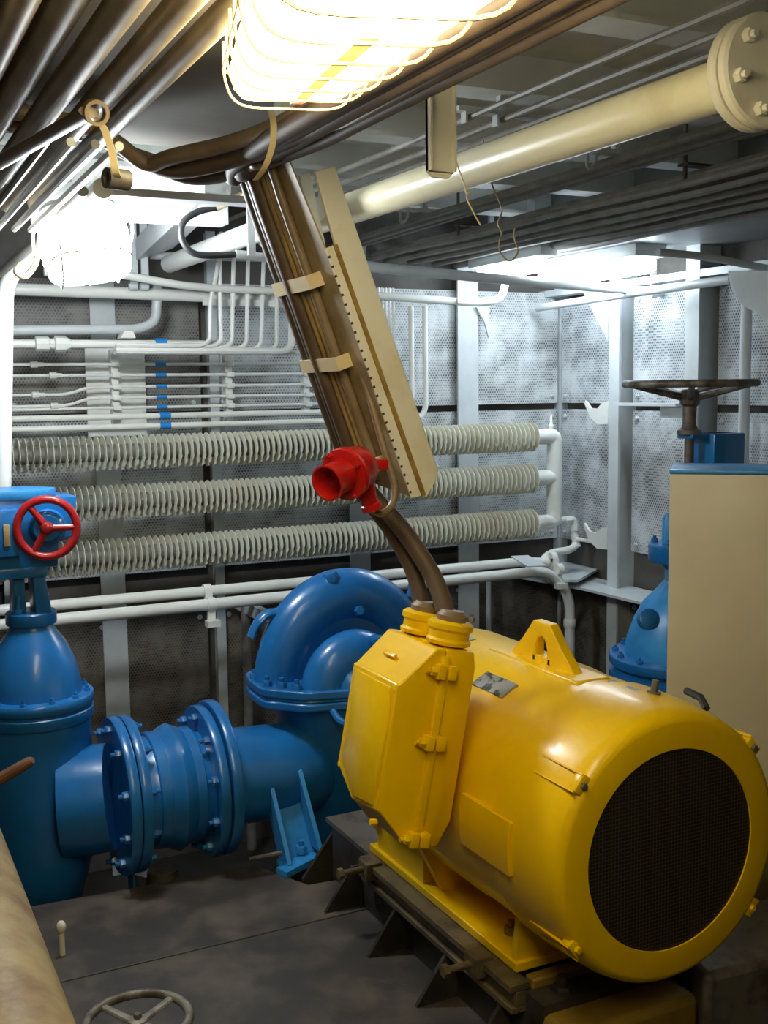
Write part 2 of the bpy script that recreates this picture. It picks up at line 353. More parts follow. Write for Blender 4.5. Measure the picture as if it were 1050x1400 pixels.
# feet
q = MB().box((1.36, 2.09, .192), (1.86, 2.875, .215))
obj('mounting_foot', q, YEL, mo, bev=.003)
for y0, y1 in ((2.50, 2.53), (2.84, 2.87)):
    obj('foot_web', MB().prism([(1.40, y0, .21), (1.80, y0, .21), (1.87, y0, .40), (1.7, y0, .3), (1.5, y0, .3), (1.325, y0, .40), (1.325, y0, .36)], (0, y1-y0, 0)), YEL, mo)
obj('foot_web', MB().prism([(1.365, 2.10, .21), (1.83, 2.10, .21), (1.83, 2.10, .32), (1.6, 2.1, .24), (1.42, 2.10, .33), (1.385, 2.10, .38)], (0, .02, 0)), YEL, mo)
obj('foot_web', MB().box((1.37, 2.56, .21), (1.42, 2.84, .42)), YEL, mo)
for y in (2.22, 2.72): obj('foot_bolt', MB().bolt((1.43, y, .215), Z_, .018, .02), YELG, mo)
obj('lifting_lug', MB().prism([(MX-.014, 2.17, .842), (MX-.014, 2.24, .905), (MX-.014, 2.285, .955), (MX-.014, 2.355, .955), (MX-.014, 2.40, .905), (MX-.014, 2.47, .842), (MX-.014, 2.345, .842), (MX-.014, 2.345, .89), (MX-.014, 2.335, .912), (MX-.014, 2.32, .92), (MX-.014, 2.305, .912), (MX-.014, 2.295, .89), (MX-.014, 2.295, .842)], (.028, 0, 0)).box((MX-.014, 2.28, .83), (MX+.014, 2.36, .868)), YEL, mo, bev=.003)
obj('lug_pad', MB().box((MX-.05, 2.12, .828), (MX+.05, 2.52, .852)), YEL, mo, bev=.006)
def onbody(deg, y, dr=0):
    a = math.radians(deg); n = V((math.cos(a), 0, math.sin(a))); return V((MX, y, MZ))+n*(R0+dr), n, V((-n.z, 0, n.x))
def pad(name, a0, a1, y0, y1, t, mat):
    k = 8; pts = [onbody(a0+(a1-a0)*i/k, y0, t)[0] for i in range(k+1)]+[onbody(a1+(a0-a1)*i/k, y0, -.01)[0] for i in range(k+1)]
    return obj(name, MB().prism(pts, (0, y1-y0, 0)), mat, mo, bev=.002)
pad('nameplate', 114, 124, 2.25, 2.39, .003, PLATE)
pad('blank_plate', 83, 87, 1.99, 2.09, .002, PLATE)
pad('blank_plate', 94, 98, 2.62, 2.75, .002, PLATE)
pad('cover_pad', 168, 190, 1.99, 2.20, .010, YEL)
p, n, t = onbody(80, 1.97); obj('grease_nipple', MB().cyl(p, p+n*.03, .008).cyl(p-n*.001, p+n*.004, .016), STEEL, mo)
p, n, t = onbody(62, 1.93); obj('drain_plug', MB().tube([p-Y_*.03, p+n*.02, p+n*.024+Y_*.05], .009, 8), BLK, mo)
# terminal box, leaning with the body
tb_o, tu, tn_ = V((1.160, 2.2, .517)), V((math.sin(math.radians(11)), 0, math.cos(math.radians(11)))), V((-math.cos(math.radians(11)), 0, math.sin(math.radians(11))))
def TB(n, v, y): return tb_o+tn_*n+tu*v+Y_*y
tb = obj('terminal_box', MB().prism([TB(-.001, -.02, 0), TB(-.001, .44, 0), TB(-.075, .44, 0), TB(-.085, .40, 0), TB(-.085, .04, 0), TB(-.06, -.02, 0)], Y_*.25, .006), YEL, mo)
# lid: loft from flange outline to the raised face
def loft(sects): 
    m = MB(); m.poly(sects); return m
fl = [(-.02, 0), (.44, 0), (.44, .25), (.06, .25), (-.02, .2)]
fa = [(.055, 0), (.36, 0), (.36, .235), (.10, .235), (.04, .13)]
lid = loft([[TB(0, v, y) for v, y in fl], [TB(.025, v, y) for v, y in fl], [TB(.105, v*.97+.005, y) for v, y in fa], [TB(.115, v*.95+.01, y*.97+.003) for v, y in fa]])
cv = obj('box_lid', lid, YEL, tb, bev=.004)
obj('raised_panel', MB().prism([TB(.112, v, y) for v, y in ((.07, .02), (.25, .005), (.34, .028), (.34, .205), (.12, .205), (.06, .12))], tn_*.008, .002), YEL, tb)
obj('embossed_mark', MB().obox(TB(.075, .398, .13), (tn_*-.7+tu*.7).normalized(), Y_, (tn_*.7+tu*.7).normalized(), (.006, .028, .003), .001), YEL, tb)
obj('flange_seam', MB().obox(TB(.0, .21, -.002), tn_, Y_, tu, (.010, .006, .215), .002), YEL, tb)
for v in (.39, .225, .0):
    lug = obj('clamp_lug', MB().obox(TB(.014, v, -.008), tn_, Y_, tu, (.011, .014, .017), .003).obox(TB(-.014, v, -.008), tn_, Y_, tu, (.011, .014, .017), .003), YEL, tb)
    obj('bolt', MB().bolt(TB(.026, v, -.010), tn_, .011, .014), YEL, lug)
for v, y in ((.335, .012), (.335, .215), (.03, .02), (.105, .222)):
    obj('lid_screw', MB().bolt(TB(.10, v, y), tn_, .008, .016, False), YEL, tb)
for y, h, lab in ((.06, .442, 1), (.19, .442, 2)):
    c = TB(-.035, h, y)
    g = obj('cable_gland', MB().lathe([(.040, 0), (.052, .004), (.054, .012), (.048, .018), (.048, .034), (.054, .040), (.054, .052), (.046, .058), (.03, .058)], c, tu, 28), YEL, tb)
    obj('gland_nut', MB().lathe([(.034, .055), (.036, .07), (.026, .082)], c, tu, 18), CABL, g)
    obj('bolt', MB().bolt(c+tu*.056-Y_*.03+X_*.035, tu, .009, .012), STEEL, g)
# motor base
ba = thing('machine_base', (1.6, 2.7, 0), 'dark oily steel base frame under the motor, with triangular gussets on the floor', 'base')
obj('bed_frame', MB().box((1.36, 1.98, -.3), (1.88, 3.15, .168)), DARK, ba)
obj('bed_plate', MB().box((1.36, 2.86, .168), (1.88, 3.2, .182)), STEEL, ba)
obj('side_rail', MB().box((1.318, 2.05, .172), (1.37, 2.86, .190)).box((1.322, 2.05, .12), (1.365, 2.86, .135)).box((1.335, 2.05, .135), (1.362, 2.86, .172)), RAIL, ba, bev=.002)
for y in (2.935, 2.64, 2.36, 2.1):
    obj('gusset', MB().prism([(1.24, y, 0), (1.33, y, .125), (1.37, y, .125), (1.37, y, 0)], (0, .012, 0)), DARK, ba)
obj('end_gusset', MB().prism([(1.27, 3.18, 0.0), (1.40, 3.18, .165), (1.5, 3.18, .165), (1.5, 3.18, -.2), (1.27, 3.18, -.2)], (0, .014, 0)), DARK, ba)
for y in (2.80, 2.20):
    j = obj('jacking_block', MB().box((1.30, y-.03, .15), (1.35, y+.03, .20), .004), RAIL, ba)
    obj('jacking_bolt', MB().cyl((1.235, y, .178), (1.35, y, .178), .009, 10).lathe([(.016, 0), (.016, .014)], (1.225, y, .178), X_, 6), RAIL, j)
obj('front_channel', MB().box((1.36, 1.885, .0), (1.73, 2.06, .145)), YELG, ba, bev=.018)
obj('front_angle', MB().prism([(1.735, 1.872, 0), (1.735, 1.872, .195), (2.3, 1.84, .195), (2.3, 1.84, 0)], (.06, .26, 0)), STEEL, ba, bev=.018)
obj('bed_nut', MB().bolt((1.44, 2.02, .15), Z_, .026, .03), DARK, ba)
obj('cross_bar', MB().box((1.38, 2.05, .155), (1.85, 2.085, .19)), YELG, ba, bev=.006)
# ------------------------------------------------------------------ centrifugal pump
PX, PY, PZ = 1.60, 3.55, .50
pu = thing('centrifugal_pump', (PX, PY, -.1), 'large blue horizontal split casing pump behind the yellow terminal box', 'pump')
def arc(cx, y, cz, rx, rz, a0, a1, n): return [V((cx+rx*math.cos(a0+(a1-a0)*i/n), y, cz+rz*math.sin(a0+(a1-a0)*i/n))) for i in range(n+1)]
q = MB()
A = arc(PX+.01, PY+.04, PZ+.02, .255, .295, PI, 0, 40)
q.tube(A, [.066+.012*math.sin(PI*i/40) for i in range(41)], 24, flat=1.25)
q.prism(arc(PX+.01, PY-.01, PZ+.02, .255, .295, PI, 0, 30), (0, .1, 0))
obj('volute_casing', q, BLU, pu)
q = MB()
S = arc(PX-.03, PY-.12, PZ+.02, .10, .115, PI, 0, 28)
q.tube(S, .07, 22, flat=1.3); q.prism(arc(PX-.03, PY-.17, PZ+.02, .10, .115, PI, 0, 24), (0, .22, 0))
q.ball((PX-.03, PY-.10, PZ+.03), .12, 24, (1, 1, 1))
obj('suction_chamber', q, BLU, pu)
out = [(1.265, 3.64), (1.265, 3.50), (1.30, 3.455), (1.33, 3.42), (1.38, 3.375), (1.50, 3.345), (1.58, 3.32), (1.72, 3.32), (1.82, 3.36), (1.92, 3.45), (1.95, 3.55), (1.93, 3.70), (1.8, 3.78), (1.45, 3.78), (1.3, 3.74)]
q = MB(); sm = curve([V((x, y, 0)) for x, y in out]+[V((out[0][0], out[0][1], 0))], 5)[:-1]
q.prism([(v.x, v.y, .475) for v in sm], (0, 0, .028)); q.prism([(v.x, v.y, .515) for v in sm], (0, 0, .03))
q.prism([(PX+(v.x-PX)*.985, PY+(v.y-PY)*.985, .503) for v in sm], (0, 0, .012))
obj('split_flange', q, BLU, pu, bev=.006)
for x, y in ((1.285, 3.63), (1.29, 3.52), (1.325, 3.475), (1.36, 3.425), (1.43, 3.39), (1.51, 3.37), (1.60, 3.345), (1.70, 3.345), (1.79, 3.375), (1.87, 3.44), (1.92, 3.55)):
    obj('casing_bolt', MB().bolt((x, y, .545), Z_, .017, .02), BLU, pu)
obj('lower_casing', MB().lathe([(.12, -.3), (.16, .0), (.20, .22), (.24, .40), (.25, .476)], (PX, PY+.04, 0), Z_, 40), BLU, pu)
obj('lifting_horn', MB().tube(curve([(1.40, PY+.05, .765), (1.33, PY+.05, .775), (1.285, PY+.05, .74), (1.265, PY+.05, .70)], 6), [.03]*4+[.024]*8+[.02]*7, 12, flat=.7), BLU, pu)
for p0, ax, r in ((P(490, 835, Y=3.52), (-.1, -1, .2), .018), (P(455, 794, Y=3.55), (-.4, 0, 1), .026), (P(566, 806, Y=3.6), (.4, 0, 1), .026)):
    obj('vent_plug', MB().bolt(p0, ax, r, r*1.2, False).cyl(p0-V(ax).normalized()*.03, p0, r*.8, 12), BLU, pu)
p0 = P(515, 895, Y=3.33); g = obj('grease_cup', MB().cyl(p0-Z_*.1, p0+Z_*.02, .013, 12).lathe([(.016, .02), (.026, .03), (.03, .055), (.028, .062)], p0, Z_, 16), BLU, pu)
obj('bearing_housing', MB().lathe([(.07, 3.0), (.08, 3.02), (.08, 3.2), (.09, 3.3), (.09, 3.45)], (PX, 0, .52), Y_, 30), BLU, pu)
obj('shaft', MB().cyl((PX, 2.84, .53), (PX, 3.02, .53), .03, 16), STEEL, pu)
obj('flange_handle', MB().tube(curve([(1.46, 3.36, .475), (1.47, 3.31, .45), (1.52, 3.28, .44), (1.58, 3.30, .46)], 5), .012, 8), BLU, pu)
obj('pump_foot', MB().box((1.45, 3.3, -.3), (1.78, 3.75, -.08)), DARK, pu)
# suction elbow with its foot bracket
EY, EZ = 3.14, .40
el = thing('suction_elbow', (1.25, 3.2, -.1), 'blue pipe elbow leading into the pump, standing on a channel foot', 'pipe')
pth = fillet([(.99, EY, EZ-.006), (1.27, EY, EZ-.02), (1.42, 3.5, EZ-.11)], .24, 12)
obj('elbow_pipe', MB().tube(pth, .143, 36), BLU, el)
f2 = obj('pipe_flange', MB().lathe([(.16, 0), (.225, .002), (.228, .006), (.228, .028), (.225, .032), (.17, .034)], (.962, EY, EZ), X_, 48), BLU, el)
ef = thing('channel_support', (1.36, 3.32, -.07), 'light blue channel foot standing under the pipe elbow beside the floor plate corner', 'support')
def slant(x0, y0, x1, y1, w, Y0=3.36, Y1=3.25):
    return [P(x0, y0, Y=Y0), P(x0+w, y0-3, Y=Y0), P(x1+w, y1-3, Y=Y1), P(x1, y1, Y=Y1)]
obj('bracket_flange', MB().prism(slant(369, 1076, 394, 1184, 5), (.0, .09, .0)), BLUL, ef)
obj('bracket_flange', MB().prism(slant(408, 1056, 437, 1166, 5), (.0, .09, .0)), BLUL, ef)
obj('bracket_web', MB().prism([P(371, 1066, Y=3.42), P(412, 1046, Y=3.42), P(440, 1158, Y=3.32), P(395, 1176, Y=3.32)], (0, .01, .0)), BLUL, ef)
z0 = P(415, 1180, Y=3.25).z
obj('foot_plate', MB().prism([P(378, 1186, Z=z0), P(393, 1176, Z=z0), P(440, 1158, Z=z0), P(444, 1166, Z=z0), P(392, 1193, Z=z0)], (0, 0, -.02)), BLUL, ef)
obj('foot_nut', MB().bolt(P(412, 1166, Z=z0+.005), Z_, .02, .025), BLUL, ef)
obj('foot_nut', MB().bolt(P(384, 1182, Z=z0), Z_, .012, .016), BLUL, ef)
obj('jack_screw', MB().cyl(P(340, 1175, Y=3.27), P(385, 1166, Y=3.27), .008, 8), STEEL, ef)
# bellows (rubber expansion joint)
bl = thing('expansion_joint', (.83, EY, .2), 'blue rubber bellows joint bolted between two round pipe flanges', 'expansion joint')
obj('bellows', MB().lathe([(.152, .70), (.156, .76), (.16, .80), (.176, .825), (.184, .845), (.176, .865), (.16, .89), (.156, .92), (.152, .96)], (0, EY, EZ-.008), X_, 48), BLU, bl)
obj('bellows_sleeve', MB().lathe([(.165, .775), (.168, .778), (.168, .808), (.165, .81)], (0, EY, EZ-.008), X_, 48), BLU, bl)
obj('bellows_sleeve', MB().lathe([(.165, .878), (.168, .88), (.168, .905), (.165, .907)], (0, EY, EZ-.008), X_, 48), BLU, bl)
for x in (.708, .928):
    fg = obj('joint_flange', MB().lathe([(.15, 0), (.220, .001), (.223, .005), (.223, .025), (.220, .029), (.15, .03)], (x, EY, EZ-.006), X_, 48), BLU, bl)
for k in range(10):
    a = 2*PI*(k+.5)/10
    for x, s in ((.738, 1), (.928, -1)):
        obj('flange_bolt', MB().bolt((x, EY+.193*math.cos(a), EZ-.006+.193*math.sin(a)), (s, 0, 0), .013, .016), BLUL if k in (6, 7) else BLU, bl)
obj('support_stay', MB().box((.700, EY-.10, -.3), (.706, EY-.04, .20)), BLU, bl)
# ------------------------------------------------------------------ left gate valve
GX, GY = .49, 3.25
gv = thing('gate_valve', (GX, GY, -.1), 'large blue gate valve with gearbox and red handwheel at the left', 'valve')
q = MB().lathe([(.06, .05), (.11, .09), (.14, .2), (.15, .4), (.152, .6), (.150, .645)], (GX, GY, 0), Z_, 48)
obj('valve_body', q, BLU, gv)
obj('outlet_neck', MB().tube([(GX+.05, GY-.07, .385), (GX+.12, GY-.09, .388), (.67, EY, EZ-.006)], [.15, .155, .15], 36), BLU, gv)
of = obj('outlet_flange', MB().lathe([(.15, 0), (.221, .001), (.224, .005), (.224, .025), (.221, .029), (.15, .03)], (.676, EY, EZ-.006), X_, 48), BLU, gv)
for k in range(10):
    a = 2*PI*(k+.5)/10
    obj('flange_bolt', MB().bolt((.676, EY+.193*math.cos(a), EZ-.006+.193*math.sin(a)), (-1, 0, 0), .013, .016), BLU, of)
bf = obj('bonnet_flange', MB().lathe([(.14, .62), (.160, .624), (.163, .63), (.163, .652), (.160, .655), (.150, .656), (.150, .664), (.160, .665), (.163, .67), (.163, .690), (.160, .694), (.13, .696)], (GX, GY, 0), Z_, 48), BLU, gv)
for k in range(12):
    a = 2*PI*(k+.3)/12
    obj('flange_bolt', MB().bolt((GX+.146*math.cos(a), GY+.146*math.sin(a), .694), Z_, .009, .010), BLU, bf)
obj('bonnet', MB().lathe([(.132, .692), (.128, .73), (.115, .79), (.092, .84), (.07, .87), (.055, .90), (.05, .92)], (GX, GY, 0), Z_, 40), BLU, gv)
gf = obj('gland_flange', MB().lathe([(.055, .893), (.068, .896), (.070, .90), (.070, .928), (.066, .932), (.05, .934)], (GX, GY, 0), Z_, 28), BLU, gv)
for k in range(4):
    a = 2*PI*(k+.5)/4
    obj('gland_stud', MB().bolt((GX+.056*math.cos(a), GY+.056*math.sin(a), .932), Z_, .010, .014).cyl((GX+.056*math.cos(a), GY+.056*math.sin(a), .93), (GX+.056*math.cos(a), GY+.056*math.sin(a), .985), .006, 8), BLU, gf)
obj('yoke', MB().prism([(GX-.055, GY-.03, .93), (GX-.015, GY-.03, .93), (GX-.018, GY-.03, 1.07), (GX-.045, GY-.03, 1.07)], (0, .06, 0), .004).prism([(GX+.005, GY-.055, .93), (GX+.05, GY-.055, .93), (GX+.03, GY-.055, 1.07), (GX, GY-.055, 1.07)], (0, .1, 0), .004), BLU, gv)
gb = obj('gearbox', MB().prism([(GX-.2, 3.19, 1.06), (GX+.07, 3.19, 1.06), (GX+.075, 3.19, 1.13), (GX+.115, 3.19, 1.14), (GX+.13, 3.19, 1.255), (GX-.2, 3.19, 1.255)], (0, .16, 0), .006).box((GX-.2, 3.185, 1.035), (GX+.04, 3.33, 1.065), .005), BLU, gv)
obj('gearbox_cover', MB().prism([(GX-.2, 3.185, 1.25), (GX+.05, 3.185, 1.25), (GX+.085, 3.25, 1.25), (GX+.02, 3.34, 1.25), (GX-.2, 3.34, 1.25)], (0, 0, .028), .005), BLUL, gb)
obj('indicator_plate', MB().box((GX-.13, 3.165, 1.10), (GX-.03, 3.192, 1.23), .006), BLU, gb)
obj('indicator_window', MB().box((GX-.075, 3.160, 1.13), (GX-.058, 3.168, 1.19), .002), CREAMD, gb)
hw_c = P(64, 722, d=3.08); ax = (EYE-hw_c).normalized(); ax = V((ax.x*.4-.12, ax.y, 0)).normalized()
obj('bearing_ring', MB().lathe([(.035, 0), (.045, .01), (.05, .05), (.05, .09)], hw_c, -ax, 24), BLU, gb)
hw = obj('handwheel_rim', MB().tube([hw_c+(frame(ax)[0]*math.cos(2*PI*k/40)+frame(ax)[1]*math.sin(2*PI*k/40))*.079 for k in range(40)], .0115, 12, closed=True), REDW, gv)
q = MB(); u, v, w = frame(ax)
for dg in (0, 125, 240):
    a = math.radians(dg); dr = u*(math.cos(a)*(1 if u.dot(cR) > 0 else -1))+v*math.sin(a)
    q.tube([hw_c, hw_c+dr*.078], [.012, .009], 10)
q.lathe([(.018, -.02), (.018, .008), (.012, .016), (.004, .018)], hw_c, ax, 16)
obj('handwheel_spokes', q, REDW, hw)
# the left pipework stands in the bilge beyond the edge of the floor plates; its pattern is one size larger
for o, p in ((gv, (.549, 3.64, -.298)), (bl, (.930, 3.517, .038)), (el, (1.40, 3.584, -.298))):
    o.location = p; o.scale = (1.12, 1.12, 1.12)
# ------------------------------------------------------------------ right gate valve, cabinet
VX, VY = 2.68, 3.03
rv = thing('gate_valve', (VX, VY, -.1), 'blue gate valve with big worn grey handwheel, half hidden behind the beige cabinet', 'valve')
obj('valve_body', MB().lathe([(.12, -.4), (.22, -.2), (.225, .3), (.225, .52)], (VX, VY, 0), Z_, 40), BLU, rv)
bf = obj('bonnet_flange', MB().lathe([(.2, .50), (.262, .504), (.266, .51), (.266, .54), (.24, .545), (.24, .56), (.262, .562), (.266, .568), (.266, .592), (.262, .596), (.2, .598)], (VX, VY, 0), Z_, 48), BLU, rv)
for k in range(14):
    a = 2*PI*(k+.4)/14
    obj('flange_bolt', MB().bolt((VX+.243*math.cos(a), VY+.243*math.sin(a), .596), Z_, .012, .012), BLU, bf)
obj('bonnet', MB().lathe([(.215, .594), (.205, .65), (.18, .72), (.15, .78), (.11, .82), (.075, .86), (.075, .90), (.10, .93)], (VX, VY, 0), Z_, 40), BLUL, rv)
p0 = P(893, 845, d=3.72); obj('bonnet_boss', MB().lathe([(.034, 0), (.036, .03), (.030, .034)], p0+V((.02, .06, -.02)), (-.25, -1, .35), 20), BLU, rv)
gf = obj('gland_flange', MB().lathe([(.1, .925), (.130, .928), (.134, .934), (.134, .985), (.13, .99), (.09, .992)], (VX, VY, 0), Z_, 32), BLU, rv)
for k in range(6):
    a = 2*PI*(k+.25)/6
    obj('flange_bolt', MB().bolt((VX+.112*math.cos(a), VY+.112*math.sin(a), .99), Z_, .012, .014), BLU, gf)
obj('yoke_arm', MB().tube([(VX-.085, VY, .98), (VX-.085, VY, 1.08), (VX-.083, VY, 1.10)], [.022, .022, .012], 12), BLUL, rv)
obj('yoke_arm', MB().box((VX+.085, VY-.05, .98), (VX+.125, VY+.05, 1.36), .006), BLU, rv)
obj('yoke_bridge', MB().box((VX+.05, VY-.07, 1.24), (VX+.19, VY+.06, 1.372), .005).box((VX-.02, VY-.04, 1.355), (VX+.19, VY+.04, 1.372), .004), BLU, rv)
obj('valve_stem', MB().cyl((VX, VY, .95), (VX, VY, 1.50), .0165, 16), STEEL, rv)
obj('stem_nut', MB().lathe([(.03, 1.366), (.042, 1.37), (.042, 1.385), (.03, 1.388), (.024, 1.40), (.024, 1.47)], (VX, VY, 0), Z_, 18), STEEL, rv)
hw = obj('handwheel_rim', MB().tube([(VX+.218*math.cos(2*PI*k/48), VY+.218*math.sin(2*PI*k/48), 1.545) for k in range(48)], .0135, 10, closed=True), WHEELG, rv)
q = MB()
for k in range(5):
    a = 2*PI*k/5+.25; q.tube([(VX+.02*math.cos(a), VY+.02*math.sin(a), 1.497), (VX+.216*math.cos(a), VY+.216*math.sin(a), 1.543)], [.014, .009], 8)
q.lathe([(.022, 1.465), (.034, 1.475), (.036, 1.51), (.026, 1.525)], (VX, VY, 0), Z_, 20)
obj('handwheel_spokes', q, WHEELG, hw)
cb = thing('control_cabinet', (2.4, 2.5, 0), 'tall beige steel cabinet with a blue top, right of the yellow motor', 'cabinet')
c0 = P(916, 646, d=3.2); cu = V((.73, -.683, 0)); cw = V((.683, .73, 0))
def CBX(u0, u1, w0, w1, z0, z1, bev=.004): 
    return MB().obox(V((c0.x, c0.y, 0))+cu*((u0+u1)/2)+cw*((w0+w1)/2)+Z_*((z0+z1)/2), cu, cw, Z_, ((u1-u0)/2, (w1-w0)/2, (z1-z0)/2), bev)
obj('cabinet_body', CBX(0, .62, 0, .28, .04, c0.z-.004), BEIGE, cb)
obj('cabinet_top', CBX(-.002, .622, -.001, .282, c0.z-.004, c0.z+.008, .003), BLUL, cb)
obj('plinth', CBX(.02, .60, .02, .26, 0, .04), DARK, cb)
tag(obj('return_pipe', MB().tube([(2.45, 3.45, -.3), (2.45, 3.45, .48), (2.45, 3.45, .5)], [.03, .03, .02], 14), BLU), 'short blue pipe standing in the bilge by the right valve', 'pipe')
# ------------------------------------------------------------------ finned heater
ht = thing('finned_tube_heater', (1.8, 4.4, .8), 'white heater of three long finned tubes along the back wall', 'heater')
def fins(x0, x1, z, pitch=.0245):
    q = MB(); n = 40; x = x0; i = 0
    while x < x1:
        ph = (i % 2)*PI; rings = []
        for r, dx in ((.034, -.0011), (.068, -.0009), (.068, .0009), (.034, .0011)):
            rings.append([V((x+dx+(.004*max(0, -math.sin(2*PI*k/n)+.2)*math.cos(10*2*PI*k/n+ph) if r > .05 else 0), 4.4+r*math.cos(2*PI*k/n), z+r*math.sin(2*PI*k/n))) for k in range(n)])
        q.poly(rings, False, True); x += pitch; i += 1
    return q
zt = [P(740, 597, Y=4.4).z, P(745, 653, Y=4.4).z, P(745, 714, Y=4.4).z]
for z in zt:
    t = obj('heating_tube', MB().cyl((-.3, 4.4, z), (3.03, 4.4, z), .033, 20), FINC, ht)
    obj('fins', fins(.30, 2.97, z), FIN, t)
    obj('tube_collar', MB().cyl((2.965, 4.4, z), (3.06, 4.4, z), .036, 20), WHT, t)
hd = obj('header_pipe', MB().tube(fillet([(3.0, 4.4, zt[0]), (3.075, 4.4, zt[0]+.002), (3.075, 4.4, zt[2]), (3.0, 4.4, zt[2])], .03), .036, 20), WHT, ht)
obj('air_vent', MB().lathe([(.012, 0), (.014, .02), (.007, .03), (.006, .06), (.003, .07)], (3.055, 4.4, zt[0]+.03), Z_, 12), WHT, hd)
obj('header_outlet', MB().tube(fillet([(3.09, 4.4, zt[2]+.0), (3.19, 4.4, zt[2]+.01), (3.195, 4.4, zt[2]-.09), (3.20, 4.38, zt[2]-.13)], .03), .016, 12).lathe([(.02, 0), (.022, .03), (.02, .035)], (3.135, 4.4, zt[2]+.003), X_, 6).lathe([(.022, -.03), (.022, .0)], (3.193, 4.4, zt[2]-.02), Z_, 8), WHT, ht)
obj('vent_handle', MB().tube([(3.19, 4.38, zt[2]-.09), (3.25, 4.33, zt[2]-.10)], [.010, .008], 8), WHT, ht)
obj('heater_hose', MB().tube(curve([(3.195, 4.4, zt[2]-.07), (3.19, 4.39, .78), (3.13, 4.36, .765), (3.02, 4.34, .76), (2.955, 4.32, .73), (2.945, 4.3, .69)], 8), .018, 12), WHT, ht)
# lower pipes
def pipe(name, pts, r, mat, label, cat='pipe', group=None, fr=.08, n=12, smooth=False):
    return tag(obj(name, MB().tube(curve(pts, 8) if smooth else fillet(pts, fr), r, n), mat), label, cat, group)
zl1, zl2 = P(560, 781, Y=4.3).z, P(560, 799, Y=4.25).z
pipe('water_pipe', [(-.3, 4.3, zl1), (2.83, 4.3, zl1-.005), (2.97, 4.3, zl1-.02)], .021, WHT, 'upper of the two white pipes running below the heater', group='white pipes below the heater')
lp = pipe('water_pipe', [(-.3, 4.25, zl2), (2.94, 4.25, zl2), (3.06, 4.25, zl2-.12), (3.06, 4.25, -.1)], .024, WHT, 'lower white pipe below the heater, bending down near the corner', group='white pipes below the heater', fr=.16)
obj('pipe_union', MB().lathe([(.027, .0), (.03, .01), (.03, .03), (.027, .04)], (3.06, 4.25, .42), Z_, 12), WHT, lp)
for x, lab in ((P(283, 815, Y=4.25).x, 'white pipe clamp joining the two low pipes, left of the pump'), (P(760, 785, Y=4.25).x, 'white pipe clamp joining the two low pipes, below the header')):
    q = MB().lathe([(.028, 0), (.028, .03)], (x, 4.25, zl2), X_, 14).lathe([(.026, 0), (.026, .03)], (x, 4.3, zl1), X_, 14).box((x, 4.24, zl2-.07), (x+.03, 4.26, zl2-.02)).box((x-.012, 4.21, zl2-.085), (x+.04, 4.25, zl2-.06)).box((x, 4.27, zl2), (x+.03, 4.29, zl1))
    tag(obj('pipe_clamp', q, WHT), lab, 'clamp', 'white pipe clamps')
tag(obj('pipe_bracket', MB().box((P(332, 830, Y=4.5).x, 4.28, zl2-.10), (P(332, 830, Y=4.5).x+.03, 4.62, zl2-.05)), WHG), 'small white bracket end under the low pipes, right of the clamp', 'bracket')
a = [P(698, 760, Y=4.2), P(722, 759, Y=4.24), P(748, 773, Y=4.2), P(721, 774, Y=4.16)]
tag(obj('tag_plate', MB().prism(a, (0, 0, -.005)), WHG), 'small flat white plate lying on the low pipes', 'plate')
pipe('drain_pipe', [(1.56, 4.5, -.45), (1.56, 4.5, .64)], .02, CABG, 'thin dark vertical pipe behind the bellows')
pipe('drain_pipe', [(P(668, 850, Y=4.6).x, 4.6, -.2), (P(668, 850, Y=4.6).x, 4.6, .6)], .012, WHG, 'thin grey vertical pipe low on the wall behind the motor')
# ------------------------------------------------------------------ capillary tubes on the back wall
ys = [498, 513, 529, 544, 558]
rowz = [P(148, y, Y=4.52).z for y in ys]; names = ['topmost', 'second from the top', 'middle', 'fourth from the top', 'lowest']
TBX = P(213, 530, Y=4.52).x
def tape(par, x, y, z, r): obj('tape_band', MB().lathe([(r, 0), (r+.002, .0005), (r+.002, .044), (r, .0445)], (x, y, z), X_, 14), TAPE, par)
for i, z in enumerate(rowz):
    xe = 2.22+.018*i
    pts = [(-.2, 4.52, z), (xe, 4.52, z), (xe, 4.52, 1.98)]
    if i in (2, 3): pts = [(-.2, 4.52, z-.028), (.86, 4.52, z-.028), (.94, 4.52, z), (xe, 4.52, z), (xe, 4.52, 1.98)]
    t = pipe('instrument_tube', pts, .0062, WHT, names[i]+' of the five thin blue taped tubes on the back wall', 'tube', 'thin tubes on the back wall', .05, 8)
    xf = P(42+(i % 2)*25, 530, Y=4.52).x; zz = z-(.028 if i in (2, 3) else 0)
    if i < 4: obj('union_fitting', MB().lathe([(.006, 0), (.013, .004), (.013, .03), (.009, .032), (.009, .05), (.006, .055)], (xf, 4.52, zz), X_, 8), WHT, t)
    tape(t, TBX, 4.52, z, .0066)
for y, xe, nm in ((570, 2.36, 'upper'), (584, 2.43, 'lower')):
    z = P(148, y, Y=4.48).z
    t = pipe('instrument_pipe', [(-.2, 4.48, z), (xe, 4.48, z), (xe, 4.48, 1.9)], .0125, WHT, nm+' of the two thicker white tubes directly above the heater', 'tube', 'thicker tubes above the heater', .07, 10)
    tape(t, TBX, 4.48, z, .013)
